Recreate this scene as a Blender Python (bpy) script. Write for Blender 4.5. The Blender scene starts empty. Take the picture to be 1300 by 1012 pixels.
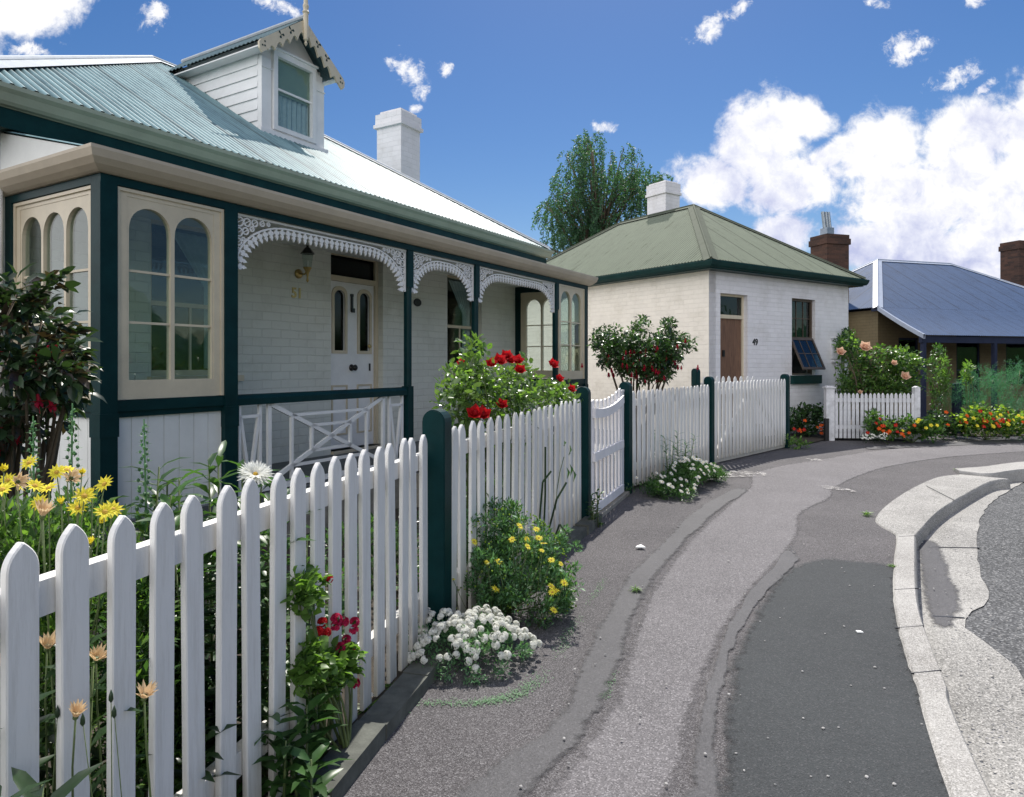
import bpy, bmesh, math, random
import numpy as np
from mathutils import Vector, Matrix
random.seed(7); rng = np.random.default_rng(11)
R = math.radians
scene = bpy.context.scene
COL = scene.collection
CAMH, F, CU, CV = 1.45, 870.0, 650.0, 461.5

def at(u, v, Y):                      # point seen at photo position u,v at forward distance Y
    return Vector(((u-CU)/F*Y, Y, CAMH-(v-CV)/F*Y))
def gd(u, v, z=0.0):                  # point on the horizontal plane z seen at u,v
    Y = (CAMH-z)*F/(v-CV)
    return Vector(((u-CU)/F*Y, Y, z))

# ------------------------------------------------------------------ materials
MATS = {}
def nodes_of(name):
    m = bpy.data.materials.new(name); m.use_nodes = True
    nt = m.node_tree; b = nt.nodes['Principled BSDF']
    return m, nt, b
def new(nt, t, **kw):
    n = nt.nodes.new(t)
    for k, v in kw.items(): setattr(n, k, v)
    return n
def ramp(nt, fac, stops):
    r = new(nt, 'ShaderNodeValToRGB'); e = r.color_ramp.elements
    e[0].position, e[0].color = stops[0][0], (*stops[0][1], 1)
    e[1].position, e[1].color = stops[-1][0], (*stops[-1][1], 1)
    for p, c in stops[1:-1]:
        x = e.new(p); x.color = (*c, 1)
    nt.links.new(fac, r.inputs[0]); return r.outputs[0]
def noise(nt, vec, scale, detail=4, rough=.55, dist=0):
    n = new(nt, 'ShaderNodeTexNoise'); n.inputs['Scale'].default_value = scale
    n.inputs['Detail'].default_value = detail; n.inputs['Roughness'].default_value = rough
    n.inputs['Distortion'].default_value = dist
    if vec is not None: nt.links.new(vec, n.inputs['Vector'])
    return n.outputs['Fac']
def objco(nt):
    return new(nt, 'ShaderNodeTexCoord').outputs['Object']
def bump(nt, b, h, strength, dist=.01, prev=None):
    bp = new(nt, 'ShaderNodeBump'); bp.inputs['Strength'].default_value = strength
    bp.inputs['Distance'].default_value = dist; nt.links.new(h, bp.inputs['Height'])
    if prev is not None: nt.links.new(prev, bp.inputs['Normal'])
    nt.links.new(bp.outputs[0], b.inputs['Normal']); return bp.outputs[0]

def plain(name, c, rough=.5, var=.12, scale=6, metal=0, bmp=.15, bscale=60, spec=.5, dirt=None):
    m, nt, b = nodes_of(name); co = objco(nt)
    f = noise(nt, co, scale, 6, .65)
    c = tuple(c)
    lo = tuple(x*(1-var) for x in c); hi = tuple(min(1, x*(1+var*.6)) for x in c)
    st = [(.3, lo), (.65, hi)]
    if dirt: st = [(.22, dirt), (.36, lo), (.65, hi)]
    nt.links.new(ramp(nt, f, st), b.inputs['Base Color'])
    b.inputs['Roughness'].default_value = rough; b.inputs['Metallic'].default_value = metal
    b.inputs['Specular IOR Level'].default_value = spec
    if bmp: bump(nt, b, noise(nt, co, bscale, 4), bmp, .004)
    MATS[name] = m; return m

def brick_paint(name, c, mortar=.9, mix=.0, strength=.5, base=None, spec=.25):
    """painted (or bare) brickwork; object axes run along the walls"""
    m, nt, b = nodes_of(name); co = objco(nt)
    sp = new(nt, 'ShaderNodeSeparateXYZ'); nt.links.new(co, sp.inputs[0])
    ad = new(nt, 'ShaderNodeMath', operation='ADD'); nt.links.new(sp.outputs[0], ad.inputs[0]); nt.links.new(sp.outputs[1], ad.inputs[1])
    cb = new(nt, 'ShaderNodeCombineXYZ'); nt.links.new(ad.outputs[0], cb.inputs[0]); nt.links.new(sp.outputs[2], cb.inputs[1])
    # slightly wavy courses
    nz = new(nt, 'ShaderNodeTexNoise'); nz.inputs['Scale'].default_value = 3; nt.links.new(co, nz.inputs['Vector'])
    mx = new(nt, 'ShaderNodeVectorMath', operation='MULTIPLY_ADD'); nt.links.new(nz.outputs['Color'], mx.inputs[0])
    mx.inputs[1].default_value = (.02, .02, 0); nt.links.new(cb.outputs[0], mx.inputs[2])
    br = new(nt, 'ShaderNodeTexBrick'); nt.links.new(mx.outputs[0], br.inputs['Vector'])
    br.inputs['Scale'].default_value = 1; br.inputs['Brick Width'].default_value = .235
    br.inputs['Row Height'].default_value = .086; br.inputs['Mortar Size'].default_value = .006
    br.inputs['Mortar Smooth'].default_value = .6
    c2 = tuple(x*.94 for x in c)
    br.inputs['Color1'].default_value = (*c, 1); br.inputs['Color2'].default_value = (*(base or c2), 1)
    br.inputs['Mortar'].default_value = (*(tuple(x*mortar for x in c)), 1)
    f = noise(nt, co, 2.2, 8, .7)
    mm = new(nt, 'ShaderNodeMix', data_type='RGBA', blend_type='MULTIPLY'); mm.inputs[0].default_value = 1
    nt.links.new(br.outputs['Color'], mm.inputs[6])
    nt.links.new(ramp(nt, f, [(.25, (.80, .79, .76)), (.5, (.97, .97, .97)), (.7, (1, 1, 1))]), mm.inputs[7])
    nt.links.new(mm.outputs[2], b.inputs['Base Color'])
    b.inputs['Roughness'].default_value = .65; b.inputs['Specular IOR Level'].default_value = spec
    inv = new(nt, 'ShaderNodeMath', operation='SUBTRACT'); inv.inputs[0].default_value = 1; nt.links.new(br.outputs['Fac'], inv.inputs[1])
    s2 = new(nt, 'ShaderNodeMath', operation='MULTIPLY_ADD'); nt.links.new(noise(nt, co, 22, 5, .6), s2.inputs[0]); s2.inputs[1].default_value = .8
    nt.links.new(inv.outputs[0], s2.inputs[2])
    bump(nt, b, s2.outputs[0], strength, .008)
    MATS[name] = m; return m

def roof_mat(name, c, c2, rough, metal=.0, streak=.35, spec=.6, valley=.35, rust=None):
    """painted corrugated iron: weathering runs down the slope, valleys are coloured darker to bring out the ribs, laps between sheets"""
    m, nt, b = nodes_of(name); co = objco(nt)
    at_ = new(nt, 'ShaderNodeAttribute'); at_.attribute_name = 'st'
    mp = new(nt, 'ShaderNodeMapping'); mp.inputs['Scale'].default_value = (5, .55, 0); nt.links.new(at_.outputs['Vector'], mp.inputs[0])
    f = noise(nt, mp.outputs[0], 2.2, 9, .75, .2); g = noise(nt, co, 3.5, 7, .7)
    a = new(nt, 'ShaderNodeMath', operation='MULTIPLY_ADD'); nt.links.new(g, a.inputs[0]); a.inputs[1].default_value = streak; nt.links.new(f, a.inputs[2])
    st = [(.50, c2), (.68, c), (.92, tuple(min(1, x*1.15) for x in c))]
    if rust: st = [(.47, rust)]+st; st[1] = (.54, c2)
    base = ramp(nt, a.outputs[0], st)
    sp = new(nt, 'ShaderNodeSeparateXYZ'); nt.links.new(at_.outputs['Vector'], sp.inputs[0])
    vl = ramp(nt, sp.outputs[2], [(.0, (1-valley,)*3), (.55, (1, 1, 1))])  # valley colour darkened to bring out the rib relief
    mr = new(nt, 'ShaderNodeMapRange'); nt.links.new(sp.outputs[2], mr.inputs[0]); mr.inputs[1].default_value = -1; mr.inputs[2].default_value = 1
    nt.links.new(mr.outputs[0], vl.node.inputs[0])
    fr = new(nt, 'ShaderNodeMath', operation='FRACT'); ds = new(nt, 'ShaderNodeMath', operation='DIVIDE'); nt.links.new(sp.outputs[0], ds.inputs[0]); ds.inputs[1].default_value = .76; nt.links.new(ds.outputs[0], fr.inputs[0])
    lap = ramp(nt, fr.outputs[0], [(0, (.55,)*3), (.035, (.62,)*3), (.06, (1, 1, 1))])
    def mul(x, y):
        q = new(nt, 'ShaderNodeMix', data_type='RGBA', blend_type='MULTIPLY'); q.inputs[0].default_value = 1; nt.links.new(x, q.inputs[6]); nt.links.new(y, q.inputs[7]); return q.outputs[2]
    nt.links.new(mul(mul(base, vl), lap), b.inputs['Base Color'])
    sl = new(nt, 'ShaderNodeMapRange'); nt.links.new(sp.outputs[2], sl.inputs[0]); sl.inputs[1].default_value = -.6; sl.inputs[2].default_value = .9; sl.inputs[3].default_value = spec*.15; sl.inputs[4].default_value = spec
    rr = new(nt, 'ShaderNodeMapRange'); nt.links.new(f, rr.inputs[0]); rr.inputs[3].default_value = rough-.10; rr.inputs[4].default_value = rough+.12
    nt.links.new(rr.outputs[0], b.inputs['Roughness'])
    b.inputs['Metallic'].default_value = metal; nt.links.new(sl.outputs[0], b.inputs['Specular IOR Level'])
    bump(nt, b, noise(nt, co, 9, 5), .25, .01)
    MATS[name] = m; return m

def feather(name, out):
    """copy of a ground material whose sheet breaks up towards its worn edge (vertex attribute 'edge')"""
    m = MATS[name].copy(); m.name = out; nt = m.node_tree; b = nt.nodes['Principled BSDF']
    at_ = new(nt, 'ShaderNodeAttribute'); at_.attribute_name = 'edge'; co = objco(nt)
    n_ = new(nt, 'ShaderNodeMath', operation='MULTIPLY_ADD'); nt.links.new(noise(nt, co, 16, 9, .8), n_.inputs[0]); n_.inputs[1].default_value = 1.5; n_.inputs[2].default_value = -.75
    a = new(nt, 'ShaderNodeMath', operation='ADD'); nt.links.new(at_.outputs['Fac'], a.inputs[0]); nt.links.new(n_.outputs[0], a.inputs[1])
    fac = ramp(nt, a.outputs[0], [(.20, (0, 0, 0)), (.60, (1, 1, 1))])
    tr = new(nt, 'ShaderNodeBsdfTransparent'); ms = new(nt, 'ShaderNodeMixShader'); nt.links.new(fac, ms.inputs[0])
    nt.links.new(tr.outputs[0], ms.inputs[1]); nt.links.new(b.outputs[0], ms.inputs[2]); nt.links.new(ms.outputs[0], nt.nodes['Material Output'].inputs['Surface'])
    MATS[out] = m
def chalk_mat(name, c, lo=.72, hi=.86, mx=.8):
    m, nt, b = nodes_of(name); b.inputs['Base Color'].default_value = (*c, 1); b.inputs['Roughness'].default_value = .9
    co = objco(nt); f = noise(nt, co, 9, 9, .8, .4); g = noise(nt, co, 60, 3, .7)
    ad = new(nt, 'ShaderNodeMath', operation='MULTIPLY_ADD'); nt.links.new(g, ad.inputs[0]); ad.inputs[1].default_value = .5; nt.links.new(f, ad.inputs[2])
    fac = ramp(nt, ad.outputs[0], [(lo, (0, 0, 0)), (hi, (mx, mx, mx))])
    tr = new(nt, 'ShaderNodeBsdfTransparent'); ms = new(nt, 'ShaderNodeMixShader'); nt.links.new(fac, ms.inputs[0])
    nt.links.new(tr.outputs[0], ms.inputs[1]); nt.links.new(b.outputs[0], ms.inputs[2]); nt.links.new(ms.outputs[0], nt.nodes['Material Output'].inputs['Surface'])
    MATS[name] = m

def ground_mat(name, c, c2, agg=.5, scale=160, bs=.6, patch=.35, light=(.5,.48,.46), rough=.85, specks=.64):
    """asphalt / concrete with visible aggregate; uses world-size object coordinates"""
    m, nt, b = nodes_of(name); co = objco(nt)
    f = noise(nt, co, 1.1, 8, .65, .3)
    base = ramp(nt, f, [(.32, c2), (.66, c)])
    v = new(nt, 'ShaderNodeTexVoronoi'); v.inputs['Scale'].default_value = scale; nt.links.new(co, v.inputs['Vector'])
    bw = new(nt, 'ShaderNodeSeparateColor'); nt.links.new(v.outputs['Color'], bw.inputs[0])
    mx = new(nt, 'ShaderNodeMix', data_type='RGBA', blend_type='MIX')
    st = ramp(nt, bw.outputs[0], [(specks, (0, 0, 0)), (specks+.3, (agg,)*3)])
    nt.links.new(st, mx.inputs[0]); nt.links.new(base, mx.inputs[6]); mx.inputs[7].default_value = (*light, 1)
    dk = new(nt, 'ShaderNodeMix', data_type='RGBA', blend_type='MULTIPLY'); dk.inputs[0].default_value = 1
    nt.links.new(mx.outputs[2], dk.inputs[6])
    nt.links.new(ramp(nt, bw.outputs[1], [(0, (1-patch,)*3), (.5, (1, 1, 1))]), dk.inputs[7])
    nt.links.new(dk.outputs[2], b.inputs['Base Color'])
    b.inputs['Roughness'].default_value = rough; b.inputs['Specular IOR Level'].default_value = .3
    p = bump(nt, b, v.outputs['Distance'], bs, .004)
    bump(nt, b, noise(nt, co, 14, 6), .5, .012, p)
    MATS[name] = m; return m

def leaf_mat(name, c, c2, rough=.42, trans=.35, spec=.5):
    m, nt, b = nodes_of(name)
    gi = new(nt, 'ShaderNodeNewGeometry')
    col = ramp(nt, gi.outputs['Random Per Island'], [(0, c2), (.5, c), (1, tuple(min(1, x*1.35) for x in c))])
    nt.links.new(col, b.inputs['Base Color']); b.inputs['Roughness'].default_value = rough
    b.inputs['Specular IOR Level'].default_value = spec
    t = new(nt, 'ShaderNodeBsdfTranslucent')
    lift = new(nt, 'ShaderNodeMix', data_type='RGBA', blend_type='MULTIPLY'); lift.inputs[0].default_value = 1
    nt.links.new(col, lift.inputs[6]); lift.inputs[7].default_value = (1.9, 2.0, .9, 1); nt.links.new(lift.outputs[2], t.inputs['Color'])
    ms = new(nt, 'ShaderNodeMixShader'); ms.inputs[0].default_value = trans
    nt.links.new(b.outputs[0], ms.inputs[1]); nt.links.new(t.outputs[0], ms.inputs[2])
    nt.links.new(ms.outputs[0], nt.nodes['Material Output'].inputs['Surface'])
    MATS[name] = m; return m

def petal_mat(name, c, c2=None, trans=.3, rough=.6):
    c2 = c2 or tuple(x*.7 for x in c)
    m, nt, b = nodes_of(name)
    gi = new(nt, 'ShaderNodeNewGeometry')
    col = ramp(nt, gi.outputs['Random Per Island'], [(0, c2), (1, c)])
    nt.links.new(col, b.inputs['Base Color']); b.inputs['Roughness'].default_value = rough
    b.inputs['Specular IOR Level'].default_value = .2
    t = new(nt, 'ShaderNodeBsdfTranslucent'); nt.links.new(col, t.inputs['Color'])
    ms = new(nt, 'ShaderNodeMixShader'); ms.inputs[0].default_value = trans
    nt.links.new(b.outputs[0], ms.inputs[1]); nt.links.new(t.outputs[0], ms.inputs[2])
    nt.links.new(ms.outputs[0], nt.nodes['Material Output'].inputs['Surface'])
    MATS[name] = m; return m

def glass_mat(name, tint=(.9, .95, .95), refl=.1, rough=.02):
    m, nt, b = nodes_of(name); nt.nodes.remove(b)
    tr = new(nt, 'ShaderNodeBsdfTransparent'); tr.inputs[0].default_value = (*tint, 1)
    gl = new(nt, 'ShaderNodeBsdfGlossy'); gl.inputs['Roughness'].default_value = rough
    lw = new(nt, 'ShaderNodeLayerWeight'); lw.inputs[0].default_value = .5
    pw = new(nt, 'ShaderNodeMath', operation='POWER'); nt.links.new(lw.outputs['Facing'], pw.inputs[0]); pw.inputs[1].default_value = 4.0
    mr = new(nt, 'ShaderNodeMath', operation='MULTIPLY_ADD'); mr.inputs[1].default_value = .55; mr.inputs[2].default_value = refl; mr.use_clamp = True
    nt.links.new(pw.outputs[0], mr.inputs[0])
    co = objco(nt); bp = new(nt, 'ShaderNodeBump'); bp.inputs['Strength'].default_value = .12; bp.inputs['Distance'].default_value = .02
    nt.links.new(noise(nt, co, 3, 2), bp.inputs['Height']); nt.links.new(bp.outputs[0], gl.inputs['Normal'])
    ms = new(nt, 'ShaderNodeMixShader'); nt.links.new(mr.outputs[0], ms.inputs[0])
    nt.links.new(tr.outputs[0], ms.inputs[1]); nt.links.new(gl.outputs[0], ms.inputs[2])
    nt.links.new(ms.outputs[0], nt.nodes['Material Output'].inputs['Surface'])
    MATS[name] = m; return m

def wood_mat(name, c, c2, rough=.7):
    m, nt, b = nodes_of(name); co = objco(nt)
    mp = new(nt, 'ShaderNodeMapping'); nt.links.new(co, mp.inputs[0]); mp.inputs['Scale'].default_value = (14, 14, 1.2)
    f = noise(nt, mp.outputs[0], 2.5, 8, .7, .6)
    nt.links.new(ramp(nt, f, [(.3, c2), (.65, c)]), b.inputs['Base Color']); b.inputs['Roughness'].default_value = rough
    bump(nt, b, f, .3, .005); MATS[name] = m; return m

def fence_paint(name, c):
    """brushed white paint: faint vertical grain, mud splash and grime towards the foot"""
    m, nt, b = nodes_of(name); co = objco(nt)
    mp = new(nt, 'ShaderNodeMapping'); nt.links.new(co, mp.inputs[0]); mp.inputs['Scale'].default_value = (9, 9, .7)
    oi = new(nt, 'ShaderNodeObjectInfo'); ad = new(nt, 'ShaderNodeVectorMath', operation='ADD'); nt.links.new(mp.outputs[0], ad.inputs[0])
    cm = new(nt, 'ShaderNodeCombineXYZ'); ml = new(nt, 'ShaderNodeMath', operation='MULTIPLY'); nt.links.new(oi.outputs['Random'], ml.inputs[0]); ml.inputs[1].default_value = 40
    for i in range(3): nt.links.new(ml.outputs[0], cm.inputs[i])
    nt.links.new(cm.outputs[0], ad.inputs[1])
    g = noise(nt, ad.outputs[0], 3.0, 8, .75); g2 = noise(nt, ad.outputs[0], .8, 5, .6)
    base = ramp(nt, g, [(.25, tuple(x*.86 for x in c)), (.45, tuple(x*.965 for x in c)), (.7, c)])
    sp = new(nt, 'ShaderNodeSeparateXYZ'); nt.links.new(co, sp.inputs[0])
    mr = new(nt, 'ShaderNodeMapRange'); nt.links.new(sp.outputs[2], mr.inputs[0]); mr.inputs[1].default_value = .42; mr.inputs[2].default_value = .03
    md = new(nt, 'ShaderNodeMath', operation='MULTIPLY_ADD'); nt.links.new(noise(nt, ad.outputs[0], 5, 6, .8), md.inputs[0]); md.inputs[1].default_value = 1.3; md.inputs[2].default_value = -.62
    mm = new(nt, 'ShaderNodeMath', operation='MULTIPLY_ADD'); nt.links.new(mr.outputs[0], mm.inputs[0]); mm.inputs[1].default_value = .75; nt.links.new(md.outputs[0], mm.inputs[2]); mm.use_clamp = True
    mx = new(nt, 'ShaderNodeMix', data_type='RGBA'); nt.links.new(mm.outputs[0], mx.inputs[0]); nt.links.new(base, mx.inputs[6]); mx.inputs[7].default_value = (.36, .33, .27, 1)
    nt.links.new(mx.outputs[2], b.inputs['Base Color']); b.inputs['Roughness'].default_value = .5; b.inputs['Specular IOR Level'].default_value = .35
    bump(nt, b, g, .35, .004); MATS[name] = m; return m
fence_paint('fence_white', (.79, .78, .755))
plain('gate_white', (.80, .78, .79), .45, .08, 5, bmp=.35, bscale=38, spec=.4)
plain('old_white', (.66, .66, .68), .6, .2, 9, bmp=.5, bscale=50, spec=.3, dirt=(.38, .36, .33))
plain('trim_white', (.82, .82, .81), .45, .07, 5, bmp=.12)
plain('lace_white', (.82, .81, .80), .45, .05, 5, bmp=.1)
plain('board_white', (.78, .79, .76), .5, .08, 3, bmp=.15)
plain('green', (.004, .029, .031), .42, .25, 6, bmp=.2, spec=.14)
plain('gutter_green', (.005, .034, .032), .40, .25, 6, bmp=.2, spec=.18)
plain('cream', (.62, .54, .40), .40, .1, 5, bmp=.15)
plain('tan_gutter', (.50, .43, .33), .5, .12, 3, bmp=.2)
plain('sage_gutter', (.33, .36, .27), .5, .12, 3, bmp=.2)
plain('black', (.012, .012, .014), .3, .2)
plain('brass', (.55, .40, .16), .3, .2, metal=.9)
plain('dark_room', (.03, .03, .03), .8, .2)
plain('curtain', (.62, .68, .74), .9, .12, 18, bmp=.5, bscale=20)
plain('blind', (.40, .46, .38), .7, .06, 8)
plain('deck', (.10, .11, .11), .6, .3, 8)
plain('sandstone', (.30, .28, .24), .8, .3, 9, bmp=.6, bscale=30, dirt=(.12, .12, .10))
plain('plinth_stone', (.10, .105, .09), .85, .35, 9, bmp=.8, bscale=30, dirt=(.05, .055, .04))
plain('flue', (.34, .38, .42), .35, .2, metal=.7)
plain('blue_paint', (.018, .024, .050), .6, .2, spec=.2)
plain('soil', (.045, .035, .025), .95, .4, 12, bmp=1, bscale=40)
plain('stem', (.10, .14, .045), .6, .3, 12)
plain('bark', (.10, .075, .05), .85, .4, 10, bmp=.8, bscale=30)
plain('brown_sash', (.09, .065, .045), .5, .3, 8)
plain('lead', (.42, .46, .50), .5, .12, 8)
plain('white_cap', (.34, .38, .46), .4, .1, 8)
brick_paint('brick_house', (.74, .75, .68), .88, strength=.55)
brick_paint('brick_cream', (.94, .87, .77), .94, strength=.6)
brick_paint('brick_bluish', (.86, .84, .85), .90, strength=.6)
brick_paint('brick_chimney', (.80, .78, .79), .91, strength=.5)
brick_paint('brick_tan', (.17, .135, .075), .7, strength=.6)
brick_paint('brick_red', (.105, .055, .038), 1.3, strength=1.0, base=(.05, .033, .026))
roof_mat('roof_teal', (.185, .30, .32), (.085, .155, .175), .50, .0, .3, .42, .70)
roof_mat('roof_green', (.18, .205, .155), (.105, .125, .085), .78, .0, .5, .12, .5, (.15, .12, .07))
roof_mat('roof_blue', (.048, .088, .18), (.028, .052, .108), .62, .0, .4, .3, .5)
chalk_mat('chalk', (.5, .48, .46)); chalk_mat('damp', (.07, .065, .06), .50, .72, .8)
wood_mat('door_brown', (.23, .125, .075), (.09, .05, .033))
ground_mat('path_coarse', (.118, .110, .113), (.080, .075, .078), .60, 230, .9, .55, (.28, .27, .275), .9, .58)
ground_mat('path_band', (.156, .148, .153), (.116, .110, .114), .5, 190, .6, .4, (.40, .38, .39))
ground_mat('path_dark', (.042, .047, .050), (.032, .036, .039), .22, 190, .6, .3, (.2, .19, .2), .8, .75)
ground_mat('path_seam', (.086, .084, .089), (.058, .057, .062), .3, 160, .5, .3, (.2, .19, .2), .65, .8)
ground_mat('road', (.080, .082, .086), (.05, .052, .055), .6, 90, .9, .6, (.3, .3, .3), .8, .6)
ground_mat('concrete', (.37, .36, .34), (.24, .23, .215), .45, 220, .4, .35, (.62, .60, .58), .85, .5)
ground_mat('concrete_old', (.36, .35, .33), (.19, .185, .175), .5, 150, .6, .5, (.6, .58, .55), .85, .55)
ground_mat('earth', (.055, .06, .035), (.04, .042, .028), .3, 40, .6)
for q_ in ('path_band', 'path_dark', 'path_seam'): feather(q_, q_+'_worn')
plain('grit', (.34, .33, .32), .8, .3, 20)
glass_mat('glass', (.82, .88, .86), .05)
glass_mat('glass_dark', (.35, .45, .45), .06)
glass_mat('glass_frost', (.10, .17, .17), .04, .1)
plain('blue_reflect', (.04, .10, .24), .15, .3, 5)
leaf_mat('leaf_dark', (.028, .055, .022), (.014, .030, .014), .32, .22)
leaf_mat('leaf_red', (.045, .035, .022), (.03, .02, .015), .35, .25)
leaf_mat('leaf_mid', (.050, .115, .032), (.026, .062, .020), .38, .32)
leaf_mat('leaf_bright', (.11, .20, .045), (.055, .12, .028), .42, .42)
leaf_mat('leaf_grey', (.12, .25, .12), (.06, .14, .07), .5, .3)
leaf_mat('leaf_tree', (.045, .110, .055), (.024, .062, .034), .45, .38)
leaf_mat('leaf_rose', (.095, .16, .045), (.040, .08, .022), .26, .3, .7)
leaf_mat('leaf_fennel', (.050, .17, .10), (.025, .10, .06), .5, .35)
leaf_mat('leaf_yellow', (.22, .30, .04), (.10, .18, .03), .5, .45)
petal_mat('petal_yellow', (.90, .80, .08), (.82, .66, .04))
petal_mat('petal_white', (.86, .86, .80), (.72, .72, .66))
petal_mat('petal_cream', (.80, .62, .38), (.62, .42, .24))
petal_mat('petal_red', (.62, .015, .02), (.34, .004, .01))
petal_mat('petal_pink', (.62, .03, .12), (.45, .01, .05))
petal_mat('petal_peach', (.82, .58, .42), (.70, .42, .28))
petal_mat('petal_orange', (.78, .13, .02), (.6, .05, .01))
petal_mat('petal_fuchsia', (.45, .01, .03), (.28, .005, .03))
plain('flower_eye', (.50, .30, .03), .8, .3, 40)

# ------------------------------------------------------------------ mesh builder
class MB:
    def __init__(s, fine=False): s.v = []; s.f = []; s.m = []; s.slot = 0; s.M = None; s.fine = fine; s.st = []
    def add(s, verts, faces):
        n = len(s.v)
        if s.M is not None: verts = [s.M @ Vector(p) for p in verts]
        s.v.extend(tuple(p) for p in verts)
        s.f.extend(tuple(i+n for i in f) for f in faces); s.m.extend([s.slot]*len(faces)); return s
    def box(s, x0, x1, y0, y1, z0, z1):
        return s.add([(x, y, z) for x in (x0, x1) for y in (y0, y1) for z in (z0, z1)],
              [(0,1,3,2), (4,6,7,5), (0,4,5,1), (2,3,7,6), (0,2,6,4), (1,5,7,3)])
    def prism(s, poly, h, axis='y', a=0.0):
        """poly: 2-D outline; axis y -> poly in xz extruded from y=a by h; z -> in xy; x -> in yz"""
        n = len(poly)
        def P(p, t):
            return {'y': (p[0], t, p[1]), 'z': (p[0], p[1], t), 'x': (t, p[0], p[1])}[axis]
        vs = [P(p, a) for p in poly]+[P(p, a+h) for p in poly]
        fs = [tuple(range(n)), tuple(range(2*n-1, n-1, -1))]+[(i, i+n, (i+1) % n+n, (i+1) % n) for i in range(n)]
        return s.add(vs, fs)
    def bar(s, p, q, w, d=None, up=(0, 0, 1)):
        """rectangular bar between two points; w across, d the other way"""
        d = d or w; p = Vector(p); q = Vector(q); a = (q-p).normalized(); u = Vector(up)
        if abs(a.dot(u)) > .98: u = Vector((1, 0, 0))
        sd = a.cross(u).normalized(); u = sd.cross(a)
        c = [sd*x*w/2+u*y*d/2 for x, y in ((-1,-1), (1,-1), (1,1), (-1,1))]
        return s.add([p+k for k in c]+[q+k for k in c], [(3,2,1,0), (4,5,6,7)]+[(i, (i+1) % 4, (i+1) % 4+4, i+4) for i in range(4)])
    def tube(s, pts, rad, n=6, cap=True):
        pts = [Vector(p) for p in pts]; k = len(pts)
        if not hasattr(rad, '__len__'): rad = [rad]*k
        vs = []; prev = None
        for i, p in enumerate(pts):
            a = (pts[min(i+1, k-1)]-pts[max(i-1, 0)])
            a = a.normalized() if a.length > 1e-9 else Vector((0, 0, 1))
            if prev is None:
                sd = a.cross(Vector((0, 0, 1)) if abs(a.z) < .9 else Vector((1, 0, 0))).normalized()
            else: sd = (prev-a*prev.dot(a)).normalized()
            prev = sd; u = a.cross(sd)
            for j in range(n):
                t = 2*math.pi*j/n; vs.append(p+(sd*math.cos(t)+u*math.sin(t))*rad[i])
        fs = [(i*n+j, i*n+(j+1) % n, (i+1)*n+(j+1) % n, (i+1)*n+j) for i in range(k-1) for j in range(n)]
        if cap: fs += [tuple(range(n-1, -1, -1)), tuple(range((k-1)*n, k*n))]
        return s.add(vs, fs)
    def lathe(s, c, prof, n=16):
        """prof: (radius, z) pairs"""
        c = Vector(c); vs = [c+Vector((r*math.cos(2*math.pi*j/n), r*math.sin(2*math.pi*j/n), z)) for r, z in prof for j in range(n)]
        k = len(prof)
        fs = [(i*n+j, i*n+(j+1) % n, (i+1)*n+(j+1) % n, (i+1)*n+j) for i in range(k-1) for j in range(n)]
        fs += [tuple(range(n-1, -1, -1)), tuple(range((k-1)*n, k*n))]
        return s.add(vs, fs)
    def leaf(s, p, d, nrm, L, W, sag=.15):
        p = Vector(p); d = Vector(d).normalized(); sd = d.cross(Vector(nrm))
        sd = sd.normalized() if sd.length > 1e-6 else Vector((1, 0, 0)); up = sd.cross(d)
        c = p+d*L*.45; tip = p+d*L-up*L*sag
        if s.fine:
            c1 = p+d*L*.32; c2 = p+d*L*.70-up*L*sag*.4; u = up*W*.14
            return s.add([p, c1+sd*W*.46+u, c2+sd*W*.36+u, tip, c2-sd*W*.36+u, c1-sd*W*.46+u, c1, c2],
                         [(0,6,1), (0,5,6), (6,7,2,1), (6,5,4,7), (7,3,2), (7,4,3)])
        return s.add([p, c+sd*W*.5+up*W*.18, tip, c-sd*W*.5+up*W*.18, c], [(0, 4, 2, 3), (0, 1, 2, 4)])
    def blob(s, c, r, sub=1, jit=0.0):
        bm = bmesh.new(); bmesh.ops.create_icosphere(bm, subdivisions=sub, radius=1)
        r = r if hasattr(r, '__len__') else (r, r, r)
        vs = []
        for v in bm.verts:
            k = 1+random.uniform(-jit, jit); vs.append((c[0]+v.co.x*r[0]*k, c[1]+v.co.y*r[1]*k, c[2]+v.co.z*r[2]*k))
        fs = [tuple(q.index for q in f.verts) for f in bm.faces]; bm.free(); return s.add(vs, fs)
    def mesh(s, name, mats, smooth=False):
        me = bpy.data.meshes.new(name); me.from_pydata(s.v, [], s.f)
        for m in (mats if isinstance(mats, (list, tuple)) else [mats]): me.materials.append(MATS[m])
        me.polygons.foreach_set('material_index', s.m)
        if smooth: me.polygons.foreach_set('use_smooth', [True]*len(s.f))
        if s.st and len(s.st) == len(s.v):
            at_ = me.attributes.new('st', 'FLOAT_VECTOR', 'POINT'); at_.data.foreach_set('vector', [c for q in s.st for c in q])
        me.update(); return me
    def build(s, name, mats, parent=None, smooth=False, label=None, fix=True):
        me = s.mesh(name, mats, smooth)
        if fix and len(s.f) < 30000:
            bm = bmesh.new(); bm.from_mesh(me); bmesh.ops.recalc_face_normals(bm, faces=bm.faces); bm.to_mesh(me); bm.free()
        return put(name, me, parent, label=label)
def put(name, me, parent=None, loc=None, rot=None, sc=None, label=None):
    o = bpy.data.objects.new(name, me); COL.objects.link(o)
    if parent: o.parent = parent
    if loc is not None: o.location = loc
    if rot is not None: o.rotation_euler = rot
    if sc is not None: o.scale = (sc, sc, sc) if not hasattr(sc, '__len__') else sc
    if label: o['label'] = label
    return o
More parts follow.
